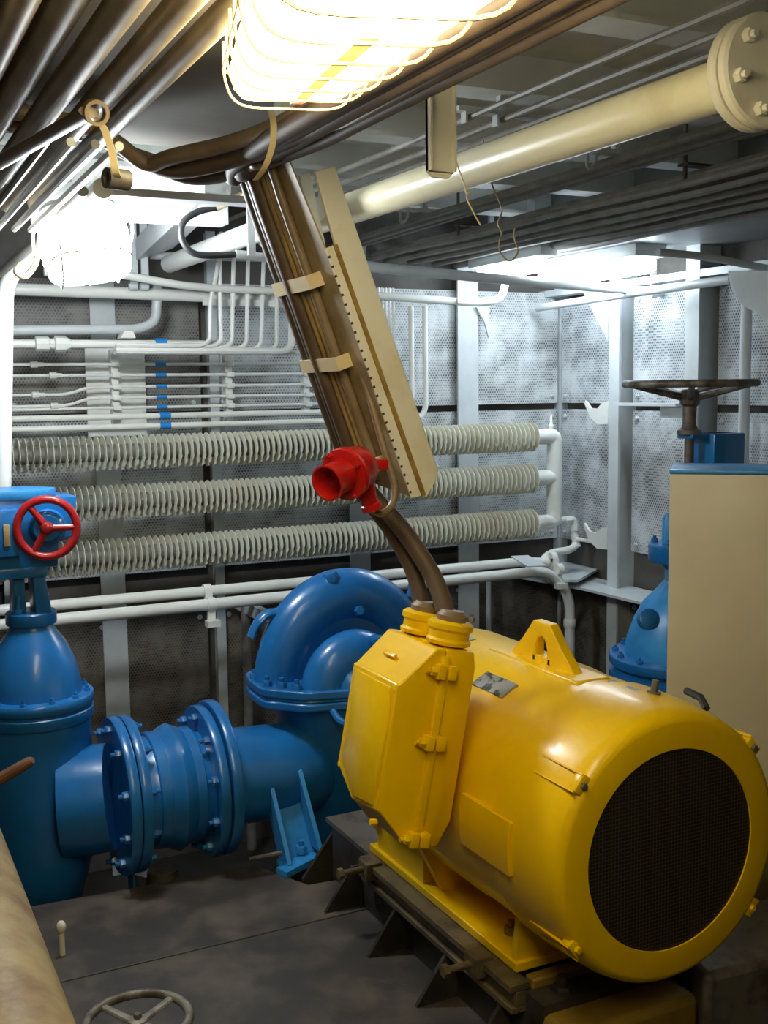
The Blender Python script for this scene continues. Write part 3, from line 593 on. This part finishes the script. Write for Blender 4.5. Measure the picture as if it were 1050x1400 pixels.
for px, y0, y1, lab in ((311, 485, 580, 'upright white tube support strip left of the diagonal tray'), (417, 476, 560, 'upright white tube clamp strip beside the diagonal tray'), (155, 478, 580, 'narrow white tube support strip on the wide stiffener')):
    a, b = P(px, y0, Y=4.545), P(px, y1, Y=4.545)
    o = tag(obj('tube_support', MB().box((a.x-.014, 4.535, b.z), (a.x+.014, 4.575, a.z)), WHT), lab, 'bracket', 'tube support strips')
    for z in rowz: obj('tube_clip', MB().box((a.x-.016, 4.508, z-.010), (a.x+.016, 4.54, z+.010), .003), WHT, o)
# ------------------------------------------------------------------ upper left pipes
pA = pipe('header_main', [P(-20, 394, Y=4.4), P(150, 400, Y=4.4), P(300, 406, Y=4.4), P(470, 414, Y=4.4)], .023, WHT, 'thick white pipe along the back wall under the left bulkhead lamp', n=16)
pipe('bent_pipe', [P(-20, 452, Y=4.42), P(190, 450, Y=4.42), P(213, 440, Y=4.42), P(216, 380, Y=4.42)], .019, WHG, 'grey white pipe bending up beside the wide stiffener, above the thin tubes', fr=.14, n=14)
pC = pipe('bundle_pipe', [P(-20, 470, Y=4.33), P(300, 471, Y=4.33)], .016, WHT, 'white pipe with a union fitting, left of the fanned out tubes')
obj('union_fitting', MB().lathe([(.018, 0), (.027, .004), (.027, .05), (.02, .055), (.02, .07), (.03, .074), (.03, .11), (.018, .13)], P(47, 470, Y=4.33), X_, 8), WHT, pC)
tape(pC, P(212, 470, Y=4.33).x, 4.33, P(212, 469, Y=4.33).z, .017)
tag(obj('pipe_saddle', MB().prism([P(165, 462, Y=4.3), P(170, 452, Y=4.3), P(182, 453, Y=4.3), P(186, 462, Y=4.3)], (0, .06, 0)), WHT), 'small white saddle clamp between two pipes at the wide stiffener', 'clamp')
pipe('slanted_pipe', [P(60, 372, Y=4.2), P(150, 374, Y=4.2), P(250, 390, Y=4.25), P(330, 396, Y=4.3), P(440, 400, Y=4.3)], .015, WHT, 'slightly sagging white pipe just above the thick white pipe', smooth=True)
pipe('cross_pipe', [P(205, 349, Y=4.45), P(400, 354, Y=4.45)], .015, WHG, 'grey pipe crossing behind the white longitudinal pipe')
for px, lab in ((182, 'left white hanger strap holding the thick white pipe'), (197, 'right white hanger strap holding the thick white pipe')):
    a = P(px, 345, Y=4.34); b = P(px, 392, Y=4.34)
    tag(obj('pipe_hanger', MB().box((a.x-.014, 4.335, b.z), (a.x+.014, 4.345, 2.2)).cyl((b.x-.016, 4.34, b.z), (b.x+.016, 4.34, b.z), .014, 10), WHG), lab, 'hanger', 'pipe hanger straps')
ft = [(288, 365, 287, 470, 4.28), (300, 369, 302, 470, 4.29), (319, 364, 317, 470, 4.3), (339, 363, 337, 470, 4.31), (360, 362, 357, 470, 4.32), (379, 362, 378, 466, 4.33), (402, 358, 398, 472, 4.3), (424, 362, 420, 466, 4.34)]
order = ['first', 'second', 'third', 'fourth', 'fifth', 'sixth', 'seventh', 'last']
for i, (x0, y0, x1, y1, yy) in enumerate(ft):
    top, bot = P(x0, y0, Y=yy), P(x1, y1, Y=yy)
    lean = P(297, 372, Y=yy) if i == 0 else top
    bz = P(200, 472+i*1.3, Y=yy).z
    pts = [(1.0, yy-.002*i, bz), (bot.x-.03, yy, bz), V((bot.x, yy, bz+.02)), P(x1, 410, Y=yy) if i == 0 else bot.lerp(top, .6), lean, lean+V((.03, .05, .15))]
    pipe('fanned_tube', fillet(pts, .05), .0085 if i != 6 else .014, WHT, order[i]+' from the left of the white tubes fanning up left of the diagonal tray', 'tube', 'fanned out tubes', .02, 8)
a, b = P(277, 413, Y=4.36), P(440, 420, Y=4.36)
tag(obj('tube_rail', MB().box((a.x, 4.355, a.z-.013), (b.x, 4.362, a.z+.013)), WHT), 'white perforated flat bar crossing behind the fanned out tubes', 'rail')
pipe('longitudinal_pipe', [(1.235, 2.9, 2.03), (1.235, 4.35, 2.03)], .034, WHT, 'white pipe running away to the back wall, left of the diagonal tray', n=18)
o = tag(obj('longitudinal_girder', MB().prism([P(280, 268, Y=3.1), P(316, 268, Y=3.1), P(236, 340, Y=4.3), P(186, 356, Y=4.3)], (.0, 0, .08)), WHG), 'white lamp lit girder running back beside the left bulkhead lamp', 'girder'); o['kind'] = 'structure'
pipe('black_conduit', [P(322, 348, Y=3.3), P(270, 348, Y=3.3), P(250, 330, Y=3.3), P(250, 305, Y=3.3), P(270, 290, Y=3.3), P(298, 283, Y=3.3)], .010, BLK, 'black flexible hose curving below the ceiling, left of the diagonal tray', 'hose', smooth=True)
pipe('conduit', [P(298, 283, Y=3.3), P(350, 258, Y=3.05)], .011, CABL, 'tan rigid conduit joined to the black hose', 'conduit')
pipe('conduit', [P(322, 347, Y=3.3), P(345, 350, Y=3.3), P(400, 357, Y=3.3)], .013, WHG, 'white rigid conduit joined to the lower end of the black hose', 'conduit')
a = P(343, 345, Y=3.28); tag(obj('conduit_hanger', MB().box((a.x-.012, 3.27, a.z-.01), (a.x+.012, 3.277, 2.2)), WHG), 'white flat hanger holding the conduit left of the diagonal tray', 'hanger')
# vertical conduit at the far left
pipe('riser_pipe', [(.51, 3.85, 1.20), (.552, 3.85, 1.90), (.60, 3.75, 1.96), (.66, 3.45, 2.03), (.66, 2.9, 2.05)], .026, WHT, 'white riser pipe at the left edge, above the blue gearbox', fr=.12, n=16)
pipe('riser_pipe', [(.465, 3.92, 1.20), (.50, 3.92, 1.88), (.55, 3.8, 1.94), (.61, 3.5, 2.0), (.61, 2.9, 2.04)], .014, CABG, 'thin grey riser tube behind the white riser pipe at the left edge', fr=.12)
# ------------------------------------------------------------------ right side pipes
zu = P(700, 381, Y=3.9).z
up = pipe('overhead_pipe', [P(440, 357, Y=3.9), P(525, 367, Y=3.9), P(700, 383, Y=3.9), P(1000, 408, Y=3.9)], .020, WHG, 'grey pipe crossing the room under the ceiling cables at the right', n=14)
pipe('conduit_pipe', [P(480, 402, Y=4.3), P(650, 414, Y=4.3), P(685, 410, Y=4.3), P(691, 388, Y=4.3)], .017, WHT, 'white conduit bending up at its end, right of the diagonal tray', fr=.1)
a = P(629, 395, Y=4.28); tag(obj('conduit_hanger', MB().box((a.x-.014, 4.275, a.z-.06), (a.x+.014, 4.282, a.z+.05)), WHT), 'short white strap on the conduit right of the diagonal tray', 'hanger')
a = P(893, 402, Y=3.87); tag(obj('pipe_hanger', MB().box((a.x-.014, 3.865, a.z-.02), (a.x+.014, 3.872, 2.2)).cyl(a-Y_*.0-X_*.015, a+X_*.015, .018, 10), WHG), 'grey hanger strap holding the overhead pipe at the right', 'hanger', 'pipe hanger straps')
pipe('side_pipe', [(3.22, 3.33, .3), (3.22, 3.33, 1.85)], .022, WHG, 'white upright pipe on the right wall, at the right edge')
pipe('side_pipe', [P(900, 345, Y=3.2), P(960, 350, Y=3.2), P(1075, 372, Y=3.2)], .014, WHG, 'thin grey pipe under the ceiling at the right edge')
pipe('wall_pipe', [P(735, 421, X=3.1), P(870, 400, X=3.1), P(1000, 382, X=3.1)], .018, WHG, 'grey pipe along the top of the right wall')
# ------------------------------------------------------------------ large overhead pipe with blind flange
bp = thing('overhead_pipe', (1.39, 2.2, 2.0), 'big cream overhead pipe ending in a bolted blind flange at the upper right', 'pipe')
e0, e1 = V((1.40, 1.44, 2.05)), V((1.36, 3.6, 2.05)); dd = (e0-e1).normalized()
obj('pipe_run', MB().cyl(e1, e0, .043, 28), paint('yellowed_white_paint', (.88, .82, .58), .35, rgb2=(.7, .58, .34), scale=6, lo=.52, hi=.8), bp)
fg = obj('weld_flange', MB().lathe([(.044, 0), (.088, .001), (.091, .005), (.091, .018), (.088, .021)], e0-dd*.02, dd, 48), CREAM, bp)
bf = obj('blind_flange', MB().lathe([(.085, 0), (.091, .003), (.091, .016), (.086, .020), (.02, .020)], e0+dd*.006, dd, 48), CREAM, bp)
u, v, w = frame(dd)
for k in range(6):
    a = 2*PI*(k+.25)/6; c = e0+dd*.026+(u*math.cos(a)+v*math.sin(a))*.066
    obj('flange_bolt', MB().bolt(c, dd, .012, .012), CREAM, bf)
# ------------------------------------------------------------------ ceiling cables
def run(x, z, r, y0=-.6, y1=4.6, sag=.0015, dx=0):
    k = random.random()*6
    return [V((x+dx*i/14+.0015*math.sin(i*.9+k), y0+(y1-y0)*i/14, z+sag*math.sin(i*1.7+k))) for i in range(15)]
for i, (x, z) in enumerate(((1.457, 2.2), (1.55, 2.2), (1.635, 2.2))):
    pipe('ceiling_cable', run(x, z, 0, y1=4.3), .0085, CABG, ['leftmost', 'middle', 'rightmost'][i]+' of three thin cables above the big cream pipe', 'cable', 'thin cables above the cream pipe', smooth=True, n=8)
for i, (x, z, r) in enumerate(((1.90, 2.15, .012), (1.95, 2.15, .016), (2.0, 2.15, .011))):
    pipe('ceiling_cable', run(x, z, 0, dx=.1), r, CABG, ['left thin', 'middle thick', 'right thin'][i]+' cable of the three hanging just right of the cream pipe', 'cable', 'cables right of the cream pipe', smooth=True, n=8)
ordn = ['first', 'second', 'third', 'fourth', 'fifth', 'sixth', 'seventh', 'eighth', 'ninth', 'tenth', 'eleventh']
for i in range(11):
    x = 2.18+.060*i
    pipe('ceiling_cable', run(x, 2.10+.03*(i % 2), 0, sag=.003, y0=.5), .012+.004*((i*7) % 3)/2, CABG, ordn[i]+' cable from the left in the wide ceiling bundle at the right', 'cable', 'wide cable bundle at the right', smooth=True, n=8)
for y, lab in ((1.25, 'nearest'), (2.5, 'middle'), (3.75, 'farthest')):
    o = thing('cable_rack', (2.45, y, 2.05), lab+' steel rack bar carrying the wide cable bundle', 'cable rack', 'cable rack bars')
    obj('rack_bar', MB().box((2.17, y-.02, 2.145), (2.85, y+.02, 2.152)), STEEL, o)
    for x in (2.18, 2.83): obj('hanger_rod', MB().cyl((x, y, 2.1), (x, y, 2.36), .006, 8), STEEL, o)
for y, lab in ((2.45, 'near'), (3.55, 'far')):
    tag(obj('cable_clip', MB().box((1.42, y-.015, 2.21), (1.67, y+.015, 2.222)).box((1.44, y-.012, 2.185), (1.446, y+.012, 2.21)).box((1.53, y-.012, 2.185), (1.536, y+.012, 2.21)).box((1.65, y-.012, 2.185), (1.656, y+.012, 2.21)).box((1.54, y-.01, 2.22), (1.56, y+.01, 2.28)), WHG), lab+' white clip holding three thin cables to a deck beam', 'clip', 'white cable clips')
    tag(obj('cable_clip', MB().box((1.86, y+.1-.015, 2.168), (2.10, y+.1+.015, 2.18)).box((1.97, y+.09, 2.18), (1.99, y+.11, 2.28)).tube(curve([(1.885, y+.1, 2.17), (1.885, y+.1, 2.13), (1.905, y+.1, 2.135), (1.92, y+.1, 2.17)], 4), .005, 6), WHG), lab+' white clip on the cables right of the cream pipe', 'clip', 'white cable clips')
# hanger channel and loose wires
a = P(600, 244, d=2.3); tp = V((a.x, a.y, 2.2))
tag(obj('hanger_channel', MB().box((a.x-.030, a.y-.01, a.z+.01), (a.x+.030, a.y, 2.2)).box((a.x-.030, a.y-.022, a.z+.012), (a.x-.026, a.y, 2.2)).box((a.x+.026, a.y-.022, a.z+.012), (a.x+.030, a.y, 2.2)).prism([(a.x-.030, a.y-.01, a.z+.012), (a.x-.018, a.y-.01, a.z), (a.x+.018, a.y-.01, a.z), (a.x+.030, a.y-.01, a.z+.012)], (0, .01, 0)), CREAM), 'cream channel hanging down in front of the big cream pipe', 'hanger')
pipe('loose_wire', [P(617, 185, d=2.32), P(622, 215, d=2.32), P(634, 250, d=2.32), P(638, 264, d=2.31), P(645, 262, d=2.32), P(638, 270, d=2.33), P(647, 290, d=2.32), P(657, 308, d=2.32)], .0016, STRAP, 'kinked yellowish loose wire hanging beside the cream channel', 'wire', smooth=True, n=6)
pipe('loose_wire', [P(660, 190, d=2.9), P(672, 250, d=2.9), P(686, 285, d=2.9), P(681, 305, d=2.9), P(686, 318, d=2.9), P(683, 330, d=2.9), P(684, 345, d=2.9), P(697, 357, d=2.9), P(708, 344, d=2.9), P(703, 325, d=2.9), P(704, 312, d=2.9)], .0022, CREAMD, 'tangled brown wire dangling below the wide cable bundle', 'wire', smooth=True, n=6)
# ------------------------------------------------------------------ lamp lit cable trunk beside the near lamp
trunk = [(.86, 2.075, .018), (.89, 2.05, .016), (.92, 2.07, .02), (.945, 2.045, .013), (.965, 2.07, .018), (.83, 2.06, .015), (.985, 2.05, .012), (.80, 2.08, .015)]
for i, (x, z, r) in enumerate(trunk[:4]):      # turn left towards the junction
    pipe('trunk_cable', [(x, -.4, z), (x, 1.7, z), (x-.02, 2.25, z-.005), (x-.13, 2.52+.03*i, z-.012), (.69, 2.60+.03*i, 2.06+.012*i), (.60, 2.57+.035*i, 2.105+.006*i), (.46, 2.52+.04*i, 2.125), (.2, 2.48+.045*i, 2.128), (-.3, 2.46+.045*i, 2.128)], r, CAB if i % 2 else CABL, ordn[i]+' of the trunk cables turning left to the ceiling pipes', 'cable', 'trunk cables turning left', smooth=True, n=10)
# diagonal cable tray
tT, tB_ = P(444, 340, Y=2.3), P(561, 679, Y=2.3); td = (tB_-tT).normalized(); te = V((td.z, 0, -td.x)).normalized()
if te.x < 0: te = -te                      # across the tray edge, up and to the right
tTT = tT-td*.22
tr = thing('cable_tray', (tB_.x, 2.45, tB_.z), 'diagonal cream cable tray dropping from the ceiling towards the motor', 'cable tray')
L0 = (tB_-tTT).length
obj('perforated_tray', MB().prism([tT, tB_, tB_+Y_*.27-td*.03, tTT+Y_*.27, tTT+Y_*.03], te*.004), CREAMD, tr)
q = MB(); k = 0
s = 0.02
while s < (tB_-tT).length-.01:
    q.obox(tT+td*s-Y_*.008+te*.0, td, Y_, te, (.0028, .0012, .0028)); s += .0215
obj('slot_row', q, DARK, tr)
a = [P(444, 340, Y=2.296), P(458, 334, Y=2.296), P(577, 677, Y=2.296), P(561, 681, Y=2.296)]
obj('tray_flange', MB().prism(a, (0, -.005, 0)), CREAM, tr, bev=.001)
a = [P(428, 236, Y=2.30), P(455, 228, Y=2.30), P(596, 643, Y=2.30), P(592, 658, Y=2.30), P(580, 680, Y=2.30), P(574, 678, Y=2.30), P(456, 336, Y=2.30)]
obj('cover_plate', MB().prism(a, (0, -.012, 0)), CREAM, tr, bev=.002)
a = [P(455, 335, Y=2.29), P(460, 334, Y=2.29), P(581, 676, Y=2.29), P(576, 678, Y=2.29)]
obj('rusty_seam', MB().prism(a, (0, -.0055, 0)), paint('rust_yellow_seam', (.34, .21, .05), .6, rgb2=(.22, .12, .03), scale=20), tr)
obj('hanger_bracket', MB().prism([P(410, 240, Y=2.36), P(424, 236, Y=2.36), P(446, 340, Y=2.36), P(432, 346, Y=2.36)], (0, .008, 0)).box((tTT.x-.02, 2.30, tTT.z-.01), (tTT.x+.03, 2.34, 2.19)), WHG, tr)
# cables lying on the tray
def tl(yo, off, s): return tTT+td*s+V((0, yo, 0))-te*off
tc = [(.255, .016, .021, CAB), (.225, .018, .017, CAB), (.19, .020, .022, CAB), (.16, .014, .010, CABY), (.135, .012, .010, CABY), (.105, .012, .011, CABL)]
nm = ['thick dark cable at the far side of the tray', 'second dark cable on the diagonal tray', 'thick tan cable along the middle of the diagonal tray', 'thin yellowed cable beside the thick tan cable', 'thin yellowed cable nearest the tray edge but one', 'thin tan cable nearest the toothed tray edge']
gA, gB = TB(-.035, .50, .06), TB(-.035, .50, .19)
ends = {0: gB, 2: gA}
for i, (yo, off, r, m) in enumerate(tc):
    y2 = 2.3+yo
    pts = [V((.84+.022*i, -.4, 2.055)), V((.84+.022*i, 1.6, 2.05)), V((.85+.022*i, y2-.22, 2.05)), V((tTT.x-.05, y2-.03, 2.03)), tl(yo, off, .0), tl(yo, off, .12), tl(yo, off, L0*.5), tl(yo, off, L0*.8)]
    if i in ends:
        e = ends[i]; a0 = tl(yo, off, L0*.97); e0 = e-tu*.02; pts += [a0, a0.lerp(e0, .33)+X_*.03+Z_*-.0, a0.lerp(e0, .68)+X_*.035, e0]
    else: pts += [tl(yo, off, L0*.9)]
    pipe('tray_cable', pts, r, m, nm[i], 'cable', 'cables on the diagonal tray', smooth=True, n=10)
for yy, lab in ((376, 'uppermost'), (490, 'middle'), (632, 'lowest')):
    c = P(444+(yy-340)*117/339, yy, Y=2.3); s = (c-tTT).dot(td)
    o = MB().prism([tl(.07, .034, s-.016), tl(.275, .040, s-.016), tl(.285, .0, s-.016), tl(.28, .0, s-.016), tl(.272, .036, s-.016), tl(.073, .030, s-.016), tl(.068, .0, s-.016), tl(.063, .0, s-.016)], td*.032)
    tag(obj('cable_strap', o, STRAP), lab+' cream strap over the cables on the diagonal tray', 'strap', 'straps on the diagonal tray')
# red signal fitting
rc = P(478, 645, Y=2.22); rx = (V((-.84, -.48, -.22))).normalized()
rd = thing('alarm_fitting', rc, 'red cast metal alarm fitting fixed to the lower end of the diagonal tray', 'alarm')
obj('housing', MB().lathe([(.012, -.062), (.034, -.058), (.046, -.045), (.050, -.02), (.050, .0)], rc, rx, 28), RED, rd)
obj('joint_ring', MB().lathe([(.048, .0), (.056, .001), (.058, .004), (.058, .010), (.054, .013), (.054, .016), (.058, .018), (.057, .024), (.045, .026)], rc, rx, 32), RED, rd)
obj('nozzle', MB().lathe([(.036, .024), (.038, .075), (.040, .085), (.036, .086), (.033, .08), (.031, .035), (.0, .033)], rc, rx, 28), RED, rd)
boltring(rd, rc+rx*.026, rx, .051, 4, .006, .007, RED, .5)
dn = V((.35, 0, -.94)).normalized()
obj('cable_socket', MB().lathe([(.030, .02), (.026, .05), (.020, .07), (.020, .085), (.023, .087), (.023, .10), (.015, .104)], rc-rx*.03, dn, 20), RED, rd)
obj('mounting_ear', MB().obox(rc-rx*.05+X_*.03, X_, Y_, Z_, (.03, .012, .012), .004), RED, rd)
pe = rc-rx*.03+dn*.10
pipe('alarm_cable', [pe, P(503, 694, Y=2.26), P(520, 702, Y=2.27), P(535, 692, Y=2.28), P(540, 668, Y=2.29), P(533, 640, Y=2.30), P(524, 610, Y=2.31), P(510, 560, Y=2.33), P(492, 500, Y=2.35), P(478, 440, Y=2.37)], .0085, CABL, 'tan cable looping out of the red alarm fitting and up the tray', 'cable', smooth=True, n=10)
# ------------------------------------------------------------------ overhead pipes at the upper left
for i, (x, z, r, m) in enumerate(((.385, 2.06, .024, DULL), (.46, 2.065, .022, DULL), (.53, 2.07, .020, DULL), (.325, 2.08, .026, DULL), (.265, 2.07, .022, DULL), (.195, 2.05, .03, DULL), (.125, 2.07, .025, DULL))):
    pipe('ceiling_pipe', [(x, -.8, z), (x+.005, 1.5, z), (x+.02, 3.3-.03*i, z-.01)], r, m, ['brown pipe with bright edge, third from the near lamp', 'brown pipe with bright edge, second from the near lamp', 'brown pipe with bright edge nearest the near lamp', 'dull brown pipe beside the three pipes with bright edges', 'second dull brown pipe from the three pipes with bright edges', 'thick brown pipe near the upper left corner', 'brown pipe at the far upper left corner'][i], 'pipe', 'ceiling pipes at the upper left', n=14)
for i in range(4):
    x = .40+.045*i
    pipe('ceiling_tube', [(x, 2.2, 2.01), (x+.02, 3.35, 2.0)], .009, [CABG, WHT, CABG, WHT][i], ['first', 'second', 'third', 'fourth'][i]+' from the left of the thin tubes running back above the left bulkhead lamp', 'tube', 'thin tubes above the left lamp', n=8)
a, b = P(-10, 228, Z=1.99), P(122, 153, Z=1.99)
fb = tag(obj('pipe_support_bar', MB().tube([a, b], .018, 10, flat=.5).lathe([(.014, -.012), (.02, -.012), (.02, .012), (.014, .012)], b+V((.01, 0, .0)), (0, 1, .3), 20, closed=True), CABL), 'brown flat bar with a ring end, crossing under the upper left pipes', 'bar')
def band(pts, w, mat, lab):
    pts = curve(pts, 6); q = MB(); rings = []
    for p in pts: rings.append([p+cR*w, p-cR*w, p-cR*w+cF*.004, p+cR*w+cF*.004])
    q.poly(rings); return tag(obj('strap', q, mat), lab, 'strap', 'loose cream bands')
bx = P(124, 156, Z=1.99).y
band([P(124, 156, Y=bx), P(140, 172, Y=bx), P(152, 205, Y=bx), P(158, 235, Y=bx), P(162, 246, Y=bx+.02)], .006, STRAP, 'curved cream band hanging from the ring of the brown bar')
band([P(370, 150, Y=2.0), P(374, 170, Y=2.05), P(372, 200, Y=2.1), P(362, 228, Y=2.15), P(349, 246, Y=2.2)], .006, STRAP, 'curved cream band hanging under the near fluorescent lamp')
a = P(160, 245, Y=bx+.03); tag(obj('cable_hook', MB().lathe([(.010, -.02), (.017, -.02), (.017, .02), (.010, .02)], a, (1, .3, 0), 18, closed=True), STEEL), 'small steel ring where the hanging cream band meets the brown cables', 'ring')
# ------------------------------------------------------------------ near fluorescent lamp
lA, lB = V((.735, 1.834, 2.085)), V((.405, .76, 1.90)); la = (lB-lA).normalized(); ls = la.cross(Z_).normalized()
if ls.dot(cR) < 0: ls = -ls
lu = ls.cross(la); lu = lu if lu.z > 0 else -lu
lm = thing('fluorescent_lamp', (lA+lB)/2, 'caged fluorescent lamp with warm glow and red tape, hanging nearest the camera', 'lamp')
LN = (lB-lA).length+.4  # unseen near end lengthened to throw more light on the motor front
def LP(s, t, h): return lA+la*s+ls*t+lu*h
def rr(w, l0, l1, c, h, n=5):
    pts = []
    for cx, cy, a0 in ((l1-c, w-c, 0), (l0+c, w-c, 1), (l0+c, -w+c, 2), (l1-c, -w+c, 3)):
        for k in range(n+1):
            a = PI/2*(a0+1-1+k/n) if True else 0
            pts.append(LP(cx+c*math.cos(a), cy+c*math.sin(a), h))
    return pts
obj('lamp_housing', MB().poly([rr(.065, -.01, LN+.05, .04, .056), rr(.072, -.015, LN+.05, .04, .06), rr(.065, -.01, LN+.05, .04, .085)]), CREAM, lm)
obj('diffuser', MB().poly([rr(.078, 0, LN+.04, .05, -.055), rr(.092, -.012, LN+.04, .055, -.04), rr(.098, -.018, LN+.04, .06, -.01), rr(.085, -.012, LN+.04, .05, .04), rr(.07, 0, LN+.04, .05, .055)]), GLOWW, lm)
obj('red_tape', MB().obox(LP(.085, .012, -.056), la, ls, lu, (.055, .010, .004)), emit('backlit_red_tape', (1, .13, .03), .75), lm)
obj('yellow_tape', MB().obox(LP(.50, .012, -.056), la, ls, lu, (.36, .010, .0035)), emit('backlit_yellow_tape', (1, .8, .12), .95), lm)
q = MB()
q.tube([p for p in rr(.108, -.034, LN+.04, .06, -.01)], .0028, 6, closed=True)
s = .06
while s < LN:
    q.tube(curve([LP(s, -.108, .03), LP(s, -.106, -.03), LP(s, -.08, -.066), LP(s, 0, -.07), LP(s, .08, -.066), LP(s, .106, -.03), LP(s, .108, .03)], 4), .0022, 6); s += .17
obj('wire_cage', q, STRAP, lm)
obj('tube_holder', MB().obox(LP(-.03, 0, .055), la, ls, lu, (.03, .05, .03), .006), CREAM, lm)
# ------------------------------------------------------------------ left bulkhead lamp
bc = P(116, 333, Y=3.3)
bk = thing('bulkhead_lamp', bc+Z_*.1, 'bright caged bulkhead lamp under the ceiling at the left', 'lamp')
bu, bv, bw = V((.93, -.1, .12)).normalized(), V((-.05, -.87, .5)).normalized(), None
bw = bu.cross(bv).normalized(); bw = bw if bw.z < 0 else -bw      # faces down and towards the camera
bv = bw.cross(bu).normalized()
def BL(a, b, c): return bc+bu*a+bv*b+bw*c
def ov(w, h, c, n=28, p=3.2):
    return [BL(w*math.copysign(abs(math.cos(2*PI*k/n))**(2/p), math.cos(2*PI*k/n)), h*math.copysign(abs(math.sin(2*PI*k/n))**(2/p), math.sin(2*PI*k/n)), c) for k in range(n)]
obj('glass', MB().poly([ov(.112, .078, -.055), ov(.124, .09, -.03), ov(.124, .09, .035), ov(.112, .078, .075), ov(.07, .045, .095)]), GLOWC, bk)
obj('lamp_housing', MB().poly([ov(.10, .066, -.10), ov(.112, .078, -.09), ov(.112, .078, -.056), ov(.10, .07, -.05)]), WHG, bk)
q = MB(); q.tube(ov(.140, .097, -.02), .004, 6, closed=True); q.tube(ov(.116, .082, .08), .003, 6, closed=True)
for a in (-.08, 0, .08): q.tube(curve([BL(a, -.095, -.02), BL(a, -.095, .075), BL(a, 0, .105), BL(a, .095, .075), BL(a, .095, -.02)], 4), .003, 6)
obj('wire_guard', q, WHT, bk)
obj('mounting_plate', MB().obox(BL(0, .02, -.13), bu, bv, bw, (.13, .06, .025), .006), WHG, bk)
tag(obj('lamp_shelf', MB().box((.68, 3.38, 2.05), (1.15, 3.46, 2.2)), CEIL), 'grey box beam carrying the left bulkhead lamp', 'beam')['kind'] = 'structure'
tag(obj('flange_strip', MB().box((.66, 2.93, 2.04), (1.3, 2.99, 2.06)), WHG), 'light flange strip in front of the left bulkhead lamp', 'beam')['kind'] = 'structure'
pipe('lamp_cable', [P(28, 360, Y=3.4), P(22, 372, Y=3.4), P(35, 378, Y=3.4), P(48, 362, Y=3.4), P(52, 345, Y=3.4)], .008, CABL, 'tan cable looping below the left end of the bulkhead lamp', 'cable', smooth=True)
# ------------------------------------------------------------------ right rear lamps
def troffer(x, y0, y1, w, z, lab, m):
    o = thing('fluorescent_lamp', (x, (y0+y1)/2, z+.1), lab, 'lamp', 'rear fluorescent lamps')
    obj('lamp_housing', MB().box((x-w-.02, y0-.03, z+.03), (x+w+.02, y1+.03, z+.09), .008), WHG, o)
    obj('diffuser', MB().box((x-w, y0, z-.03), (x+w, y1, z+.034), .02), m, o)
    for y in (y0+.1, y1-.1): obj('hanger_strap', MB().box((x-.01, y-.01, z+.08), (x+.01, y+.01, 2.36 if x < 2.8 else 2.11)), WHG, o)
troffer(3.0, 3.66, 4.36, .06, 2.02, 'bright fluorescent lamp under the ceiling near the room corner', GLOWR)
troffer(2.64, 3.85, 4.36, .022, 2.03, 'narrow fluorescent lamp partly hidden behind the wide cable bundle', GLOWR)
# ------------------------------------------------------------------ lower left foreground
tp = thing('tan_pipe', (.19, 2.0, .4), 'thick tan pipe with rust stains along the lower left edge', 'pipe')
obj('pipe_run', MB().cyl((.185, .6, .5), (.20, 2.98, .5), .118, 40), PIPET, tp)
obj('pipe_saddle', MB().box((.10, 1.9, 0), (.28, 1.95, .40)), RUST, tp)
tag(obj('edge_bar', MB().box((.40, 1.5, 0), (.455, 3.40, .035)), RUST, bev=.004), 'rusty brown flat bar on the floor beside the tan pipe', 'bar')
a = P(0, 1065, d=2.75); b = P(40, 1042, d=2.75)
tag(obj('lever', MB().tube([a-(b-a)*1.2, a, b, b+(b-a)*.12], [.021, .021, .019, .012], 10, flat=.7), RUST), 'short rusty lever sticking in at the left edge in front of the blue valve', 'lever')
p0 = V((.50, 3.05, 0)); tag(obj('floor_pin', MB().cyl(p0, p0+Z_*.075, .008, 10).ball(p0+Z_*.08, .014, 10, (1, 1, 1.4)), CREAM), 'small pale headed pin standing on the floor by the rusty bar', 'pin')
c = V((.565, 2.46, .10)); o = thing('floor_valve', (c.x, c.y, 0), 'small grey handwheel just above the floor at the bottom left', 'valve')
hw = obj('handwheel_rim', MB().tube([c+V((.118*math.cos(2*PI*k/40), .118*math.sin(2*PI*k/40), 0)) for k in range(40)], .011, 10, closed=True), WHEELG, o)
q = MB()
for k in range(4): a = PI/2*k+.55; q.tube([c-Z_*.008, c+V((.116*math.cos(a), .116*math.sin(a), 0))], [.012, .010], 8, flat=.6)
q.lathe([(.022, -.025), (.022, .004), (.012, .008)], c, Z_, 16); obj('handwheel_spokes', q, WHEELG, hw)
obj('valve_stem', MB().cyl((c.x, c.y, 0), (c.x, c.y, .10), .01, 10).bolt(c+Z_*.006, Z_, .01, .012, False), STEEL, o)
# ------------------------------------------------------------------ render look
w = bpy.data.worlds.new('world'); bpy.context.scene.world = w; w.use_nodes = True
w.node_tree.nodes['Background'].inputs[0].default_value = (.5, .55, .6, 1); w.node_tree.nodes['Background'].inputs[1].default_value = .0
sc = bpy.context.scene
sc.view_settings.view_transform = 'Standard'; sc.view_settings.look = 'None'; sc.view_settings.exposure = .1; sc.view_settings.gamma = 1
sc.view_settings.use_curve_mapping = False
sc.cycles.max_bounces = 8; sc.cycles.diffuse_bounces = 4; sc.cycles.use_denoising = True
for o in bpy.data.objects:
    if '_o' in o: del o['_o']
